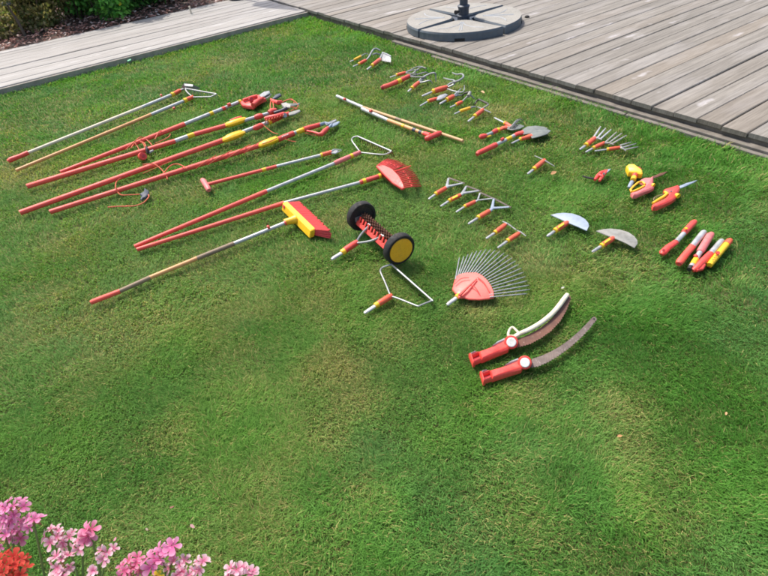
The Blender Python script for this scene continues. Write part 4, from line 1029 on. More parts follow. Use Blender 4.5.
# unseen closed parasol, added to cast the pointed shadow across the walkway boards
cpx = P(299.5, 9.2, DECK_Z); ctop = 2.62
cpx = cpx + np.array([math.cos(math.radians(128)), math.sin(math.radians(128)), 0]) * ((ctop - DECK_Z) / math.tan(math.radians(58)))
t = thing('shadow_parasol', 'tall closed grey parasol out of view, added to cast its shadow on the walkway', 'parasol', cpx)
b = MB(); b.tube([cpx + zup * 0, cpx + zup * .05, cpx + zup * .06], [.16, .16, .05], 20); b.build('foot', M['navy'], t)
b = MB(); b.tube([cpx + zup * .05, cpx + zup * 2.4], [.02, .02], 12); b.build('pole', M['grey'], t)
b = MB(); b.tube([cpx + zup * (ctop - DECK_Z), cpx + zup * 2.1, cpx + zup * 1.5, cpx + zup * 1.1], [.008, .07, .15, .17], 14); b.build('folded_canopy', M['grey'], t)

# ------------------------------------------------------------------ grass
def grass(N, w0, y_far, y_near, dens):
    pass
def make_grass():
    bands = [(0.30, 2.1, 62000, .0018), (2.1, 3.3, 27000, .0028), (3.3, 4.8, 15000, .0040), (4.8, 12.5, 7000, .0060)]
    X, Y, W = [], [], []
    for d0, d1, dens, wd in bands:
        x0, x1 = -min(d1 * 1.05 + .9, 11.5), min(d1 * .95 + .5, 5.2)
        n = int((x1 - x0) * (d1 - max(0, d0 - 4) + .0) * dens) if False else int((x1 - x0) * d1 * dens)
        x = RNG.uniform(x0, x1, n); y = RNG.uniform(0.2, d1, n)
        r = np.hypot(x, y)
        # view cone with a margin, so that a step aside still finds lawn
        ok = (r >= d0) & (r < d1)
        px = x * RIGHT[0] + y * RIGHT[1] + (-CH) * RIGHT[2]; pz = x * FWD[0] + y * FWD[1] - CH * FWD[2]
        ok &= (np.abs(px) < pz * .80 + .30)
        u = x * DU[0] + y * DU[1]; v = x * DV[0] + y * DV[1]
        ok &= (u < EDGE_U - .004) & (v < PATH_V0 - .032)
        ok &= ~((u > EDGE_U - .09) & (RNG.random(n) < np.clip((2.75 - v) / 1.0, 0, .96)))
        X.append(x[ok]); Y.append(y[ok]); W.append(np.full(ok.sum(), wd))
    x = np.concatenate(X); y = np.concatenate(Y); wd = np.concatenate(W); n = len(x)
    print('grass blades', n)
    u = x * DU[0] + y * DU[1]; v = x * DV[0] + y * DV[1]
    r1 = RNG.random(n); r2 = RNG.random(n); r3 = RNG.random(n); r4 = RNG.random(n)
    dry = .55 * fbm(x, y, 1.6, 3, 3) + .45 * fbm(x, y, 6.0, 9, 2)
    dry = np.clip((dry - .45) * 2.6, 0, 1) * .55
    for px, py, rad, k in DRY:
        c = P(px, py, 0); d = np.hypot((x - c[0]), (y - c[1])) / rad
        d = d + (fbm(x, y, 9, 21, 2) - .5) * 1.1
        dry = np.maximum(dry, k * np.clip(1.25 - d, 0, 1))
    lush = np.clip((fbm(x, y, 2.2, 41, 3) - .5) * 4, 0, 1)
    edge = np.maximum(np.clip(1 - (EDGE_U - u) / .55, 0, 1), 1.0 * np.clip(1 - (PATH_V0 - v) / .22, 0, 1))
    for px, py, rad, k in LUSH:
        c = P(px, py, 0); d = np.hypot((x - c[0]), (y - c[1])) / rad + (fbm(x, y, 5, 27, 2) - .5) * .8
        lush = np.maximum(lush, k * np.clip(1.3 - d, 0, 1))
    # blade directions follow a slowly turning lay plus chance
    lay = 2 * math.pi * (1.3 * fbm(x, y, 2.6, 55, 2)) + 2.2 * (fbm(x, y, 11, 61, 2) - .5) * 2
    ang = lay + RNG.normal(0, 1.0, n)
    ln = .021 + .018 * r1 + .012 * lush + .030 * edge * r2 - .012 * dry
    long_ = r3 > .978
    ln = np.where(long_, ln * 1.5, ln)
    htip = np.clip(.014 + .017 * r2 + .006 * lush + .022 * edge * r1 - .008 * dry, .006, None)
    htip = np.where(long_, htip * 1.3, htip)
    htip = np.minimum(htip, ln * .9)
    # nothing tall right at the tools
    reach = np.sqrt(np.maximum(ln ** 2 - htip ** 2, .0001))
    dx, dy = np.cos(ang), np.sin(ang)
    wx, wy = -dy, dx
    tw = RNG.normal(0, .5, n); wz = np.sin(tw) * .6
    V = np.zeros((n, 5, 3)); base = np.stack([x, y, np.full(n, SOIL)], 1)
    base[:, 2] += RNG.uniform(0, .008, n)
    wv = np.stack([wx, wy, wz], 1) * (wd * RNG.uniform(.6, 1.25, n) * .5)[:, None]
    mid = base + np.stack([dx * reach * .40, dy * reach * .40, htip * .74], 1)
    tip = base + np.stack([dx * reach, dy * reach, htip * RNG.uniform(.75, 1.1, n)], 1)
    V[:, 0] = base - wv * .8; V[:, 1] = base + wv * .8; V[:, 2] = mid + wv; V[:, 3] = mid - wv; V[:, 4] = tip
    g_dark = np.array([.066, .180, .034]); g_mid = np.array([.120, .282, .052]); g_light = np.array([.215, .365, .10])
    straw = np.array([.46, .42, .17]); strawd = np.array([.33, .30, .10]); blue = np.array([.12, .26, .09])
    k1 = np.clip(r4 * .75 + .02 + .45 * (fbm(x, y, 3.4, 77, 3) - .5) * 2, 0, 1)[:, None]
    col = np.where(k1 < .5, g_dark + (g_mid - g_dark) * k1 * 2, g_mid + (g_light - g_mid) * (k1 * 2 - 1))
    bl = np.clip((fbm(x, y, 1.9, 91, 2) - .5) * 3, 0, .45)[:, None]
    col = col * (1 - bl) + (blue * (.6 + .8 * r1[:, None])) * bl
    bright = np.array([.135, .33, .030])
    le = np.clip(.55 * lush + .8 * edge, 0, .85)[:, None] * (.4 + .6 * r2[:, None])
    col = col * (1 - le) + bright * (.7 + .6 * r3[:, None]) * le
    # broad warm and deep green zones of the real lawn
    warm = np.zeros(n)
    for px, py, rad, k in WARM:
        c = P(px, py, 0); d = np.hypot((x - c[0]), (y - c[1])) / rad + (fbm(x, y, 2.2, 33, 3) - .5) * .9
        warm = np.maximum(warm, k * np.clip(1.3 - d, 0, 1))
    deep = np.clip((fbm(x, y, 1.3, 131, 3) - .47) * 4, 0, 1) * (1 - .8 * np.clip(warm, 0, 1))
    for px, py, rad, k in DEEP:
        c = P(px, py, 0); d = np.hypot((x - c[0]), (y - c[1])) / rad + (fbm(x, y, 3.5, 37, 3) - .5) * 1.2
        deep = np.maximum(deep, k * np.clip(1.3 - d, 0, 1))
    wm = (warm * (.5 + .5 * r1))[:, None]; col = col * (1 - .6 * wm) + np.array([.225, .335, .092]) * .6 * wm
    dp = (deep * .55)[:, None]; col = col * (1 - dp) + np.array([.055, .195, .026]) * (.75 + .5 * r4[:, None]) * dp
    dr = (dry * (.15 + .4 * r2) * (1 - .8 * edge))[:, None]; col = col * (1 - dr) + np.array([.37, .29, .11]) * dr
    isdry = (RNG.random(n) < .035 + .55 * dry * (1 - .8 * edge))[:, None]
    dcol = strawd + (straw - strawd) * RNG.random(n)[:, None]
    col = col * 1.13
    col = np.where(isdry, dcol * (.75 + .5 * r1[:, None]), col)
    C = np.ones((n, 5, 4)); C[:, :, :3] = col[:, None, :]
    root = col * .85 + np.array([.16, .17, .05]) * .15
    C[:, 0, :3] = root; C[:, 1, :3] = root
    me = bpy.data.meshes.new('lawn_grass')
    me.vertices.add(n * 5); me.vertices.foreach_set('co', V.astype(np.float32).ravel())
    idx = np.arange(n)[:, None] * 5
    loops = np.concatenate([idx + np.array([[0, 1, 2, 3]]), idx + np.array([[3, 2, 4]])], 1).astype(np.int32)
    me.loops.add(n * 7); me.loops.foreach_set('vertex_index', loops.ravel())
    me.polygons.add(n * 2)
    st = (np.arange(n)[:, None] * 7 + np.array([[0, 4]])).astype(np.int32)
    me.polygons.foreach_set('loop_start', st.ravel())
    me.update(calc_edges=True)
    me.polygons.foreach_set('use_smooth', np.ones(n * 2, bool))
    me.materials.append(M['grass'])
    ca = me.color_attributes.new('col', 'FLOAT_COLOR', 'POINT'); ca.data.foreach_set('color', C.astype(np.float32).ravel())
    o = bpy.data.objects.new('lawn_grass', me); COL.objects.link(o)
    o['kind'] = 'stuff'; o['label'] = 'short mown lawn grass with dry straw coloured patches'; o['category'] = 'grass'
DRY = [(338, 368, .16, .8), (345, 395, .13, .6), (15, 168, .30, .9), (45, 178, .18, .6), (505, 108, .22, .8), (530, 104, .18, .6), (437, 88, .25, .75), (310, 118, .25, .55),
       (566, 114, .2, .7), (600, 128, .2, .6), (395, 160, .14, .7), (337, 215, .16, .6), (500, 232, .14, .6), (475, 305, .10, .7), (488, 312, .1, .5), (110, 345, .2, .35),
       (520, 388, .12, .45), (620, 405, .12, .5), (632, 440, .1, .45), (225, 60, .35, .6), (270, 30, .4, .5), (170, 430, .12, .4), (330, 435, .12, .45), (240, 345, .1, .5),
       (555, 330, .12, .4), (680, 115, .25, .6), (640, 105, .2, .6), (200, 255, .2, .4), (60, 240, .25, .5), (160, 105, .3, .4), (430, 60, .25, .6), (60, 285, .2, .4), (400, 330, .12, .4)]
LUSH = [(700, 160, .5, .8), (640, 140, .3, .7), (590, 85, .4, .9), (540, 300, .25, .5), (720, 400, .3, .7), (740, 460, .3, .8), (640, 500, .15, .8), (400, 20, .7, .8), (570, 200, .25, .6),
        (300, 310, .2, .4), (230, 490, .12, .7), (220, 400, .2, .5), (90, 110, .5, .5), (520, 470, .15, .5)]
WARM = [(120, 300, .9, .9), (230, 250, .6, .7), (60, 200, 1.0, .8), (340, 370, .45, .9), (420, 200, .7, .85), (520, 250, .5, .6), (380, 280, .5, .7), (330, 120, .8, .7), (470, 90, .7, .5), (480, 300, .35, .6), (200, 400, .45, .6), (100, 420, .4, .6), (640, 420, .2, .5), (430, 430, .25, .4), (250, 500, .2, .4)]
DEEP = [(560, 480, .22, .8), (330, 470, .14, .7), (720, 450, .35, .9), (450, 530, .16, .7), (640, 330, .35, .7), (300, 310, .18, .6), (720, 250, .5, .7), (230, 420, .16, .6), (560, 60, .6, .7), (660, 560, .2, .8), (120, 480, .14, .5), (400, 410, .14, .5)]
make_grass()

# ------------------------------------------------------------------ parasol base
RZ = DECK_Z + .082
pc = P(463.5, 16.8, RZ); PR = .605
t = thing('parasol_base', 'round parasol base of four grey slabs with a dark pole, standing on the deck', 'parasol base', [pc[0], pc[1], DECK_Z])
gaps = []
for q in ((423, 32.2), (502.6, 25.6), (501.6, 3.2), (433.4, 7.4)):
    p = P(*q, RZ); gaps.append(math.atan2(p[1] - pc[1], p[0] - pc[0]))
g0 = gaps[1]
for k in range(4):
    a0 = g0 + k * math.pi / 2; a1 = a0 + math.pi / 2
    da = .036
    b = MB(); ring = []
    n = 16
    def slab_outline(R, inset):
        o_ = []
        for i in range(n + 1):
            a = a0 + da / R * PR * .6 + (a1 - a0 - 2 * da / R * PR * .6) * i / n
            o_.append((pc[0] + R * math.cos(a), pc[1] + R * math.sin(a)))
        am = (a0 + a1) / 2
        off = .05
        for an, rr in ((a1 - .22, .165), (am + .30, .12), (am - .30, .12), (a0 + .22, .165)):
            o_.append((pc[0] + rr * math.cos(an), pc[1] + rr * math.sin(an)))
        return o_
    O = slab_outline(PR, 0); cx_ = np.mean([p[0] for p in O]); cy_ = np.mean([p[1] for p in O])
    I = [(cx_ + (p[0] - cx_) * .965, cy_ + (p[1] - cy_) * .965) for p in O]
    m = len(O)
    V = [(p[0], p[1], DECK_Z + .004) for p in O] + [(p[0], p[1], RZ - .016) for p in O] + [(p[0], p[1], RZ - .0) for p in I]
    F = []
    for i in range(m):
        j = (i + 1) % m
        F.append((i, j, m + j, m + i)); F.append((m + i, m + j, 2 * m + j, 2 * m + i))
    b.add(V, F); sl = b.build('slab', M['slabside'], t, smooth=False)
    b = MB(); b.add([(p[0], p[1], RZ + .0005) for p in I], [tuple(range(m))]); b.build('slab_top', M['slab'], sl, smooth=False)
    # raised leaf pattern on the slab
    am = (a0 + a1) / 2
    b = MB()
    for sgn in (-1, 1):
        ps = []
        for i in range(7):
            f = i / 6; a = am + sgn * (.05 + .42 * f * f); rr = .20 + .30 * f
            ps.append((pc[0] + rr * math.cos(a), pc[1] + rr * math.sin(a), RZ + .001))
        b.tube(ps, .006, 6, flat=.5)
        a = am + sgn * .06
        b.tube([(pc[0] + r * math.cos(am + sgn * .06 * .4), pc[1] + r * math.sin(am + sgn * .06 * .4), RZ + .001) for r in (.22, .52)], .005, 6, flat=.5)
    b.build('relief', M['grey'], sl)
    b = MB()
    d = np.array([math.cos(a0), math.sin(a0), 0]); s_ = np.array([-d[1], d[0], 0]); c0 = np.array([pc[0], pc[1], 0])
    b.box(c0 + d * (PR - .05) / 2 + zup * (DECK_Z + .030), d * (PR - .05) / 2, s_ * .026, zup * .026, .003)
    b.build('cross_arm', M['navy'], t, smooth=False)
    # carrying slot in the front of a slab
    b = MB(); d = np.array([math.cos(am), math.sin(am), 0]); s_ = np.array([-d[1], d[0], 0])
    b.box(c0 + d * (PR - .002) + zup * (DECK_Z + .018), d * .006, s_ * .05, zup * .013, 0)
    b.build('hand_slot', M['black'], sl, smooth=False)
c0 = np.array([pc[0], pc[1], 0])
b = MB(); b.box(c0 + zup * (DECK_Z + .03), [.09, 0, 0], [0, .09, 0], [0, 0, .027], .004); b.build('hub_plate', M['navy'], t, smooth=False)
b = MB(); b.tube([c0 + zup * (DECK_Z + .05), c0 + zup * (DECK_Z + .10), c0 + zup * (DECK_Z + .105), c0 + zup * (DECK_Z + .16), c0 + zup * (DECK_Z + .19), c0 + zup * (DECK_Z + .2)], [.066, .066, .056, .056, .066, .05], 20)
b.build('collar', M['navy'], t)
b = MB(); b.tube([c0 + zup * (DECK_Z + .15), c0 + zup * (DECK_Z + .46)], [.043, .043], 20); b.build('pole', M['navy'], t)
b = MB(); k_ = c0 + np.array([-.06, -.05, DECK_Z + .15]); b.tube([k_, k_ + np.array([-.04, -.03, 0])], [.012, .022], 10); b.build('clamp_knob', M['black'], t)
kp = P(527, 17.5, DECK_Z)
t = thing('deck_cap', 'small black cap lying on the deck boards right of the parasol base', 'cap', kp)
b = MB(); b.tube([kp + zup * .001, kp + zup * .014, kp + zup * .02], [.026, .024, .014], 12); b.build('cap', M['black'], t)

# ------------------------------------------------------------------ mulch bed and shrubs behind the walkway
b = MB()
nx, ny = 80, 16; V = []; F = []
for i in range(nx + 1):
    for j in range(ny + 1):
        u = -13 + 22 * i / nx; v = PATH_V1 + .004 + 4.5 * j / ny
        p = uv2w(u, v, 0); h = .02 + .035 * min(1, j / 3) + .03 * float(vnoise(np.array([u]), np.array([v]), 2.2, 5)[0])
        if u > EDGE_U - .1: h = SOIL - .02
        V.append((p[0], p[1], h))
for i in range(nx):
    for j in range(ny):
        a = i * (ny + 1) + j
        F.append((a, a + ny + 1, a + ny + 2, a + 1))
b.add(V, F); structure(b.build('mulch_bed', M['mulchbed'], None))
V, F, Cc = [], [], []
for k in range(11000):
    u = random.uniform(-11.5, EDGE_U - .12); v = PATH_V1 + random.random() ** 1.3 * 2.1 + random.uniform(-.03, 0) + .03
    p = uv2w(u, v, 0); z = .045 + .03 * min(1, (v - PATH_V1) / .5) + random.uniform(0, .035)
    L_, W_ = random.uniform(.025, .07), random.uniform(.012, .03); a = random.uniform(0, 6.28)
    d = np.array([math.cos(a), math.sin(a), random.uniform(-.35, .35)]); s_ = np.array([-math.sin(a), math.cos(a), random.uniform(-.5, .5)])
    c = np.array([p[0], p[1], z]); n = len(V); up = np.array([0, 0, .006])
    V += [c - d * L_ / 2 - s_ * W_ / 2, c + d * L_ / 2 - s_ * W_ * .3, c + d * L_ * .45 + s_ * W_ / 2, c - d * L_ * .4 + s_ * W_ * .45, c + up * 1.6]
    F += [(n, n + 1, n + 4), (n + 1, n + 2, n + 4), (n + 2, n + 3, n + 4), (n + 3, n, n + 4)]
    q = random.random()
    base = np.array([.13, .06, .045]) if q < .45 else np.array([.22, .12, .095]) if q < .75 else np.array([.34, .23, .19]) if q < .93 else np.array([.5, .42, .36])
    Cc += [base * random.uniform(1.0, 1.9)] * 5
o = link_mesh('bark_mulch', V, F, M['chip'], None, None, smooth=False, colors=np.array(Cc)); o['kind'] = 'stuff'
o['label'] = 'reddish brown bark chips covering the bed behind the walkway'; o['category'] = 'mulch'

def shrub(label, u, v, r, h, cols, nl, leaf, flowers=0, fcol=(.7, .5, .05), sparse=0.0, group='shrubs in the bed behind the walkway'):
    c = uv2w(u, v, .05); t = thing('shrub', label, 'shrub', c, group)
    b = MB()
    blobs = []
    for k in range(16):
        a = random.uniform(0, 6.28); rr = r * math.sqrt(random.random()) * .75; zz = h * (.12 + .8 * random.random())
        q = c + np.array([rr * math.cos(a), rr * math.sin(a), zz]); blobs.append((q, r * random.uniform(.25, .42)))
        b.tube([c + np.array([.08 * math.cos(a), .08 * math.sin(a), 0]), c + (q - c) * .5 + np.array([0, 0, .04]), q], [.014, .009, .004], 5)
    b.build('stems', M['twig'], t)
    n = nl; V = np.zeros((n, 4, 3)); C = np.zeros((n, 4, 3))
    bi = RNG.integers(0, len(blobs), n)
    bc = np.array([q for q, _ in blobs])[bi]; br = np.array([x for _, x in blobs])[bi]
    d = RNG.normal(0, 1, (n, 3)); d /= np.linalg.norm(d, axis=1)[:, None]
    rad = br * (RNG.random(n) ** .45) * (1 + .3 * RNG.normal(0, 1, n) * .5)
    p = bc + d * rad[:, None] * np.array([1, 1, .85]); p[:, 2] = np.maximum(p[:, 2], .07 + .05 * RNG.random(n))
    a = RNG.normal(0, 1, (n, 3)) + d * .6; a /= np.linalg.norm(a, axis=1)[:, None]
    s_ = np.cross(a, RNG.normal(0, 1, (n, 3))); s_ /= np.linalg.norm(s_, axis=1)[:, None]
    L_ = leaf * RNG.uniform(.6, 1.3, n)[:, None]; W_ = L_ * .30
    V[:, 0] = p; V[:, 1] = p + a * L_ * .5 + s_ * W_; V[:, 2] = p + a * L_; V[:, 3] = p + a * L_ * .5 - s_ * W_
    c0 = np.array(cols); ci = RNG.integers(0, len(c0), n)
    clump = (.75 + .5 * RNG.random(len(blobs)))[bi]
    C[:] = ((1.9 if cols[0][0] > .1 else 3.3) * c0[ci] * (RNG.uniform(.65, 1.35, n) * clump)[:, None])[:, None, :]
    F = [(4 * i, 4 * i + 1, 4 * i + 2, 4 * i + 3) for i in range(n)]
    link_mesh('foliage', V.reshape(-1, 3), F, M['leaf'], t, None, False, C.reshape(-1, 3))
    if flowers:
        V, F, Cc = [], [], []
        for k in range(flowers):
            q, br_ = random.choice(blobs); d = np.array([random.gauss(0, 1) * .7, -abs(random.gauss(0, 1)) - .3, abs(random.gauss(0, .8))]); d /= np.linalg.norm(d)
            p = q + d * br_ * 1.02; p[2] = max(p[2], .15)
            for j in range(5):
                a = j * 1.2566; e = .022
                x_ = np.array([math.cos(a), 0, math.sin(a)]); y_ = np.array([math.cos(a + 1.2), 0, math.sin(a + 1.2)]); n = len(V)
                V += [p, p + x_ * e, p + (x_ + y_) * e * .75 - np.array([0, .006, 0]), p + y_ * e]; F.append((n, n + 1, n + 2, n + 3)); Cc += [fcol] * 4
        link_mesh('flowers', V, F, M['petal'], t, None, False, np.array(Cc))
    return t
DK = [(.022, .055, .016), (.030, .075, .020), (.045, .10, .025), (.018, .045, .02)]
MG = [(.035, .10, .02), (.06, .15, .03), (.085, .19, .035), (.03, .07, .022)]
BR = [(.12, .11, .05), (.16, .135, .07), (.09, .095, .035), (.20, .165, .09), (.06, .085, .03)]
BE = [(.20, .175, .12), (.15, .14, .085), (.10, .11, .05), (.24, .20, .15)]
def at_px(x, y): 
    p = P(x, y, .05); return float(p[:2] @ DU), float(p[:2] @ DV)
for (x, y, r, h, cols, nl, leaf, fl, lab, sp) in [
    (4, 27, .55, .75, BE, 5200, .06, 0, 'sparse beige twiggy shrub, leftmost behind the walkway', 0),
    (38, 34, .62, .80, BR, 7600, .055, 6, 'olive brown shrub with fine leaves beside the grey stake', 0),
    (82, 23.5, .70, .95, DK, 8000, .07, 0, 'very dark green shrub between the olive shrub and the yellow flowering one', 0),
    (112, 20, .62, .9, MG, 7200, .075, 14, 'mid green shrub with small yellow flowers above the bark chips', 0),
    (142, 13, .62, .95, MG, 7200, .08, 0, 'bright leafy green shrub nearest the right end of the bark bed', 0),
    (170, 5, .6, 1.0, DK, 7000, .075, 0, 'dark green shrub at the top edge over the bark chips, rightmost of the shrubs', 0)]:
    u, v = at_px(x, y); shrub(lab, u, v + r * .50, r, h, cols, nl, leaf, fl)
M['stakecap'] = simple('blue grey cap', (.11, .15, .20), (.08, .11, .15), .5)
t = thing('garden_stake', 'thin grey brown stake with a blue grey cap leaning in the bark chips', 'stake', P(26, 39, .05))
q0, q1 = P(26.5, 40, .05), P(23, 40, .05)
st = P(26.5, 38.5, .05); top = st + np.array([-.10, .10, .40])
b = MB(); b.tube([st - zup * .06, (st + top) / 2 + np.array([.02, 0, 0]), top], [.022, .018, .014], 8); b.build('shaft', M['twig'], t)
b = MB(); b.tube([top + zup * -.005, top + zup * .012, top + zup * .03], [.055, .062, .03], 14); b.build('cap', M['stakecap'], t)
sp_ = P(191.5, 14, .05)
t = thing('plant_marker', 'small pale upright peg in the bark chips beside the walkway', 'peg', sp_)
b = MB(); b.box(sp_ + zup * .03, [.012, .004, 0], [-.002, .006, 0], [0, 0, .07], .003); b.build('peg', M['wood_pale'], t, smooth=False)

# ------------------------------------------------------------------ small litter on the lawn
def dead_leaf(x, y, size, label, mat, ang, z=.012):
    c = P(x, y, z); V, F = [], []
    ca, sa = math.cos(ang), math.sin(ang)
    out = [(-1, 0, .1), (-.5, .35, .3), (.1, .5, .55), (.6, .3, .4), (1, 0, .15), (.5, -.38, .5), (0, -.5, .25), (-.6, -.3, .1)]
    V = [c + zup * size * .1]
    for a, b_, h in out:
        V.append(c + size * np.array([a * ca - b_ * sa, a * sa + b_ * ca, h * .6]))
    F = [(0, i, i % 8 + 1) for i in range(1, 9)]
    o = link_mesh('fallen_leaf', V, F, M[mat], None, c); tag(o, label, 'leaf', 'fallen leaves on the lawn'); return o
dead_leaf(482.6, 92.4, .028, 'pale tan dry leaf standing in the lush grass near the deck edge', 'wood_tan', 1.9)
dead_leaf(553.6, 173.2, .026, 'curled brown leaf lying right of the T shaped hoe', 'deadleaf', .6)
dead_leaf(461.4, 140.4, .018, 'tan leaf scrap at the tip of the thin tan pole', 'wood_tan', .2)
dead_leaf(726, 413.6, .008, 'tiny pale tan leaf scrap in the deep grass at the right', 'wood_tan', .9)
dead_leaf(619.6, 436.2, .010, 'small orange leaf scrap in the grass below the curved saws', 'deadleaf', .1)
def petal(x, y, s, label, col):
    c = P(x, y, .008); a = random.uniform(0, 6.28)
    d = np.array([math.cos(a), math.sin(a), .2]); e = np.array([-math.sin(a), math.cos(a), .25])
    V = [c - d * s, c - d * s * .3 + e * s * .5, c + d * s * .7 + e * s * .5, c + d * s + zup * s * .3, c + d * s * .7 - e * s * .5, c - d * s * .3 - e * s * .5]
    o = link_mesh('fallen_petal', V, [(0, 1, 2, 3, 4, 5)], M['petal'], None, c, colors=np.array([col] * 6)); tag(o, label, 'petal', 'fallen petals on the lawn')
petal(192.6, 526.4, .009, 'pale pink petal fallen in the grass above the pink flowers', (.75, .42, .45))
petal(172, 507, .007, 'dull pink petal fallen farthest from the flowers', (.45, .2, .18))
petal(115, 539, .008, 'bright pink petal fallen between the flower clusters', (.8, .3, .42))
petal(147, 529.4, .006, 'tiny beige petal in the grass left of the pale pink petal', (.6, .45, .36))
petal(562.6, 287.6, .008, 'white fleck of a petal right of the steel fan rake', (.75, .72, .66))
gp = P(129.2, 60.4, .012)
b = MB(); b.box(gp, [.020, .006, .004], [-.004, .014, .003], [0, 0, .004], .002)
o = b.build('plastic_scrap', new_g := simple('bright green plastic', (.05, .38, .20), (.04, .32, .16)), None, smooth=False, loc=gp)
tag(o, 'small bright green plastic scrap in the grass by the walkway', 'scrap')

# ------------------------------------------------------------------ geraniums in the foreground
def floret(V, F, Cc, c, nrm, size, col, edge, eye):
    nrm = nrm / np.linalg.norm(nrm); a0 = random.uniform(0, 6.28)
    x_ = np.cross(nrm, [0.3, .5, .8]); x_ /= np.linalg.norm(x_); y_ = np.cross(nrm, x_)
    for k in range(5):
        a = a0 + k * 1.2566 + random.uniform(-.12, .12); up = random.uniform(.15, .55); ln = size * random.uniform(.85, 1.15)
        d = x_ * math.cos(a) + y_ * math.sin(a); e = -x_ * math.sin(a) + y_ * math.cos(a)
        n = len(V); wv = ln * random.uniform(.27, .36); curl = random.uniform(-.16, .10)
        prof = [(0.05, .10), (.35, .62), (.70, 1.0), (.92, .72), (1.0, 0)]
        mids = []
        for f, w_ in prof:
            m_ = c + d * (ln * f) + nrm * (ln * (up * f + curl * f * f))
            lft = m_ + e * wv * w_ + nrm * (ln * .06 * w_); rgt = m_ - e * wv * w_ + nrm * (ln * .06 * w_)
            t_ = min(1, f * 1.1); cc = np.array(eye) * (1 - t_) + (np.array(col) * (1 - t_ * .6) + np.array(edge) * t_ * .6) * t_
            cc = cc * random.uniform(.9, 1.08)
            V += [lft, m_, rgt]; Cc += [cc, cc * .97, cc]
        for i in range(len(prof) - 1):
            q = n + 3 * i; F += [(q, q + 3, q + 4, q + 1), (q + 1, q + 4, q + 5, q + 2)]
def geranium(label, root_px, root_d, heads, col, edge, eye, size=.0108):
    r0 = PD(root_px[0], root_px[1], root_d); r0[2] = .52
    t = thing('geranium', label, 'flower', r0, 'geraniums in the near left corner')
    for (x, y, d, n, rad) in heads:
        rad *= .92
        c = PD(x, y, d)
        st = MB(); mid = c * .5 + (r0 + np.array([random.uniform(-.02, .02), random.uniform(-.02, .02), .02])) * .5 + np.array([random.uniform(-.012, .012), random.uniform(-.012, .012), .02])
        foot = r0 + np.array([random.uniform(-.03, .03), random.uniform(-.02, .02), 0])
        hub = c - zup * rad * .9
        st.tube([foot, mid, hub], [.0022, .0019, .0017], 6, smooth=True); st.build('flower_stem', M['stem'], t)
        V, F, Cc = [], [], []; pb = MB()
        for k in range(n):
            if n <= 2: dv = np.array([random.uniform(-.5, .5), random.uniform(-.5, .2), 1])
            else:
                ga = k * 2.39996; zf = 1 - (k + .5) / n * 1.05
                dv = np.array([math.sqrt(max(0, 1 - zf * zf)) * math.cos(ga), math.sqrt(max(0, 1 - zf * zf)) * math.sin(ga), zf]) + np.array([random.gauss(0, .15) for _ in range(3)])
            dv /= np.linalg.norm(dv); p = hub + dv * rad * random.uniform(.8, 1.1)
            if n <= 2: p = c + np.array([random.uniform(-.5, .5), random.uniform(-.5, .5), 0]) * rad * (n - 1)
            nn = dv * .8 + zup * .5 + np.array([0, -.25, 0])
            floret(V, F, Cc, p, nn, size * random.uniform(.75, 1.2), col, edge, eye)
            pb.tube([hub, (hub + p) / 2 - zup * .003, p], [.0011, .001, .0013], 5)
        for k in range(max(2, n // 3)):
            a = random.uniform(0, 6.28); q = hub + np.array([math.cos(a), math.sin(a), random.uniform(-.7, .2)]) * rad * .7
            pb.tube([hub, q, q + np.array([0, 0, -.006])], [.0009, .0022, .001], 5)
        fh = link_mesh('flower_head', V, F, M['petal'], t, None, True, np.array(Cc))
        pb.build('pedicels', M['pedicel'], fh)
    V, F, Cc = [], [], []
    for k in range(22):
        a = random.uniform(0, 6.28); rr = random.uniform(.02, .09); c = r0 + np.array([rr * math.cos(a), rr * math.sin(a), random.uniform(.0, .11)]); n = len(V)
        V.append(c + zup * -.004); Cc.append((.09, .17, .035)); R_ = random.uniform(.018, .034); tl = random.uniform(-.4, .4); tl2 = random.uniform(-.4, .4)
        for j in range(14):
            an = 2 * math.pi * j / 14; r_ = R_ * (1 + .10 * math.cos(7 * an)); V.append(c + np.array([r_ * math.cos(an), r_ * math.sin(an), r_ * (tl * math.cos(an) + tl2 * math.sin(an)) + .004]))
            Cc.append(np.array((.06, .15, .03)) * random.uniform(.8, 1.2))
        F += [(n, n + 1 + j, n + 1 + (j + 1) % 14) for j in range(14)]
    link_mesh('leaves', V, F, M['leaf'], t, None, True, np.array(Cc))
    return t
M['pedicel'] = simple('reddish flower stalks', (.32, .13, .08), (.22, .17, .06), .6)
MAG = ((.92, .32, .56), (.95, .55, .74), (.68, .08, .32))
HOT = ((.88, .28, .46), (.94, .48, .62), (.66, .06, .22))
PWH = ((.93, .48, .58), (.97, .90, .90), (.76, .12, .32))
RED = ((.72, .09, .06), (.78, .15, .10), (.5, .03, .03))
geranium('lilac pink geranium with a full round flower head, farthest left of the flowers', (20, 640), .86, [(6, 509, .86, 14, .024), (31, 520, .86, 4, .011), (12, 530, .88, 6, .017), (1, 535, .85, 5, .016)], *MAG)
geranium('orange red geranium at the very corner of the photo', (8, 660), .82, [(1, 562, .82, 8, .022), (15, 561, .83, 5, .014), (1, 572, .80, 6, .018), (18, 572, .81, 4, .012)], *RED)
geranium('pink and white geranium with several mixed flower heads right of the lilac one', (70, 650), .85, [(50, 535, .86, 7, .017), (64, 537, .87, 4, .012), (58, 560, .84, 6, .016), (80, 542, .86, 5, .012), (104, 552, .85, 5, .013), (94, 570, .84, 2, .008), (58, 576, .83, 4, .012)], *PWH)
geranium('single bright pink geranium bloom standing above the others', (92, 640), .86, [(88, 530, .86, 3, .010)], *HOT, size=.013)
geranium('rose pink geranium head low at the edge beside the lilac blooms', (130, 650), .85, [(131, 564, .85, 6, .014), (124, 570, .84, 5, .013)], *HOT)
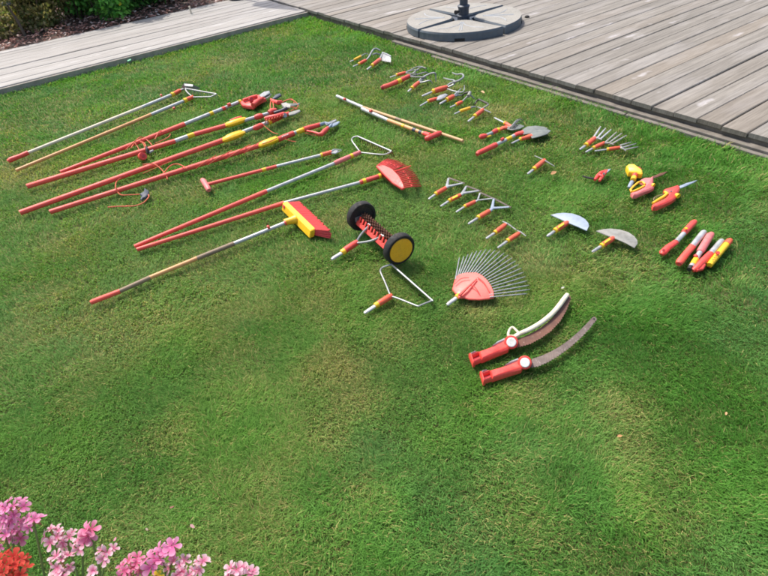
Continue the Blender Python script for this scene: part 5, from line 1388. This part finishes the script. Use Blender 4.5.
geranium('lilac geranium with two open trumpet blooms above the white ones', (160, 650), .85, [(160, 551, .85, 3, .012), (172, 546, .86, 3, .011), (152, 560, .85, 4, .013)], *MAG, size=.013)
geranium('pale pink and white geranium head, between the lilac trumpets and the last small head', (185, 650), .85, [(176, 565, .85, 6, .015), (199, 563, .85, 4, .012), (187, 574, .84, 4, .013)], *PWH)
geranium('small pink and white geranium head, rightmost of the flowers', (240, 650), .85, [(234, 571, .85, 5, .012), (247, 574, .85, 4, .012)], *PWH)
geranium('tiny yellow bloom between the rose and pale pink heads', (155, 650), .85, [(155, 575.6, .84, 3, .008)], (.8, .6, .04), (.85, .7, .1), (.6, .4, .02), size=.007)

pa, pb_ = PD(-40, 640, .86), PD(290, 650, .85)
pcn = (pa + pb_) / 2; pcn[2] = .26
dx_ = (pb_ - pa); dx_[2] = 0; hl = np.linalg.norm(dx_) / 2 + .05; dx_ /= np.linalg.norm(dx_); dy_ = np.array([-dx_[1], dx_[0], 0])
t = thing('planter_box', 'brown planter box holding the geraniums', 'planter', [pcn[0], pcn[1], SOIL])
b = MB()
b.box(pcn + dy_ * .12, dx_ * hl, dy_ * .010, zup * .29, .003); b.box(pcn - dy_ * .12, dx_ * hl, dy_ * .010, zup * .29, .003)
b.box(pcn + dx_ * (hl - .01), dx_ * .010, dy_ * .109, zup * .288, .003); b.box(pcn - dx_ * (hl - .01), dx_ * .010, dy_ * .109, zup * .288, .003)
b.build('box', M['terracotta'], t, smooth=False)
b = MB(); b.box(pcn + zup * .12, dx_ * (hl - .021), dy_ * .109, zup * .12, 0); b.build('potting_soil', M['mulchbed'], t, smooth=False)


# ------------------------------------------------------------------ light, sky, camera
SUN_EL, SUN_AZ = math.radians(58), math.radians(128)     # azimuth measured from +X towards +Y
sd = Vector((math.cos(SUN_EL) * math.cos(SUN_AZ), math.cos(SUN_EL) * math.sin(SUN_AZ), math.sin(SUN_EL)))
sun = bpy.data.lights.new('sun', 'SUN'); sun.energy = 2.75; sun.angle = math.radians(1.0); sun.color = (1, .955, .88)
so = bpy.data.objects.new('sun', sun); COL.objects.link(so); so.location = (0, 0, 8)
so.rotation_euler = (-sd).to_track_quat('-Z', 'Y').to_euler()
w = bpy.data.worlds.new('World'); S.world = w; w.use_nodes = True
nt = w.node_tree; nt.nodes.clear()
sky = nt.nodes.new('ShaderNodeTexSky'); sky.sky_type = 'NISHITA'; sky.sun_disc = False
sky.sun_elevation = SUN_EL; sky.sun_rotation = math.pi / 2 - SUN_AZ
sky.air_density = 1.0; sky.dust_density = 4.0; sky.ozone_density = 1.0
bg = nt.nodes.new('ShaderNodeBackground'); bg.inputs[1].default_value = 0.15
ow = nt.nodes.new('ShaderNodeOutputWorld')
nt.links.new(sky.outputs[0], bg.inputs[0]); nt.links.new(bg.outputs[0], ow.inputs[0])

cd = bpy.data.cameras.new('camera'); cam = bpy.data.objects.new('camera', cd); COL.objects.link(cam)
cd.sensor_width = 36; cd.sensor_fit = 'HORIZONTAL'; cd.lens = FPX / 768 * 36; cd.clip_start = .05; cd.clip_end = 2000
R = Matrix(((RIGHT[0], -DOWN[0], -FWD[0]), (RIGHT[1], -DOWN[1], -FWD[1]), (RIGHT[2], -DOWN[2], -FWD[2])))
cam.matrix_world = Matrix.Translation(CAM) @ R.to_4x4()
S.camera = cam
S.view_settings.view_transform = 'Standard'; S.view_settings.look = 'None'
S.view_settings.exposure = 0.72; S.view_settings.gamma = 1; S.view_settings.use_curve_mapping = False
S.render.engine = 'CYCLES'; S.cycles.pixel_filter_type = 'BLACKMAN_HARRIS'; S.cycles.filter_width = 1.8
for o in S.objects:
    if '_o' in o: del o['_o']
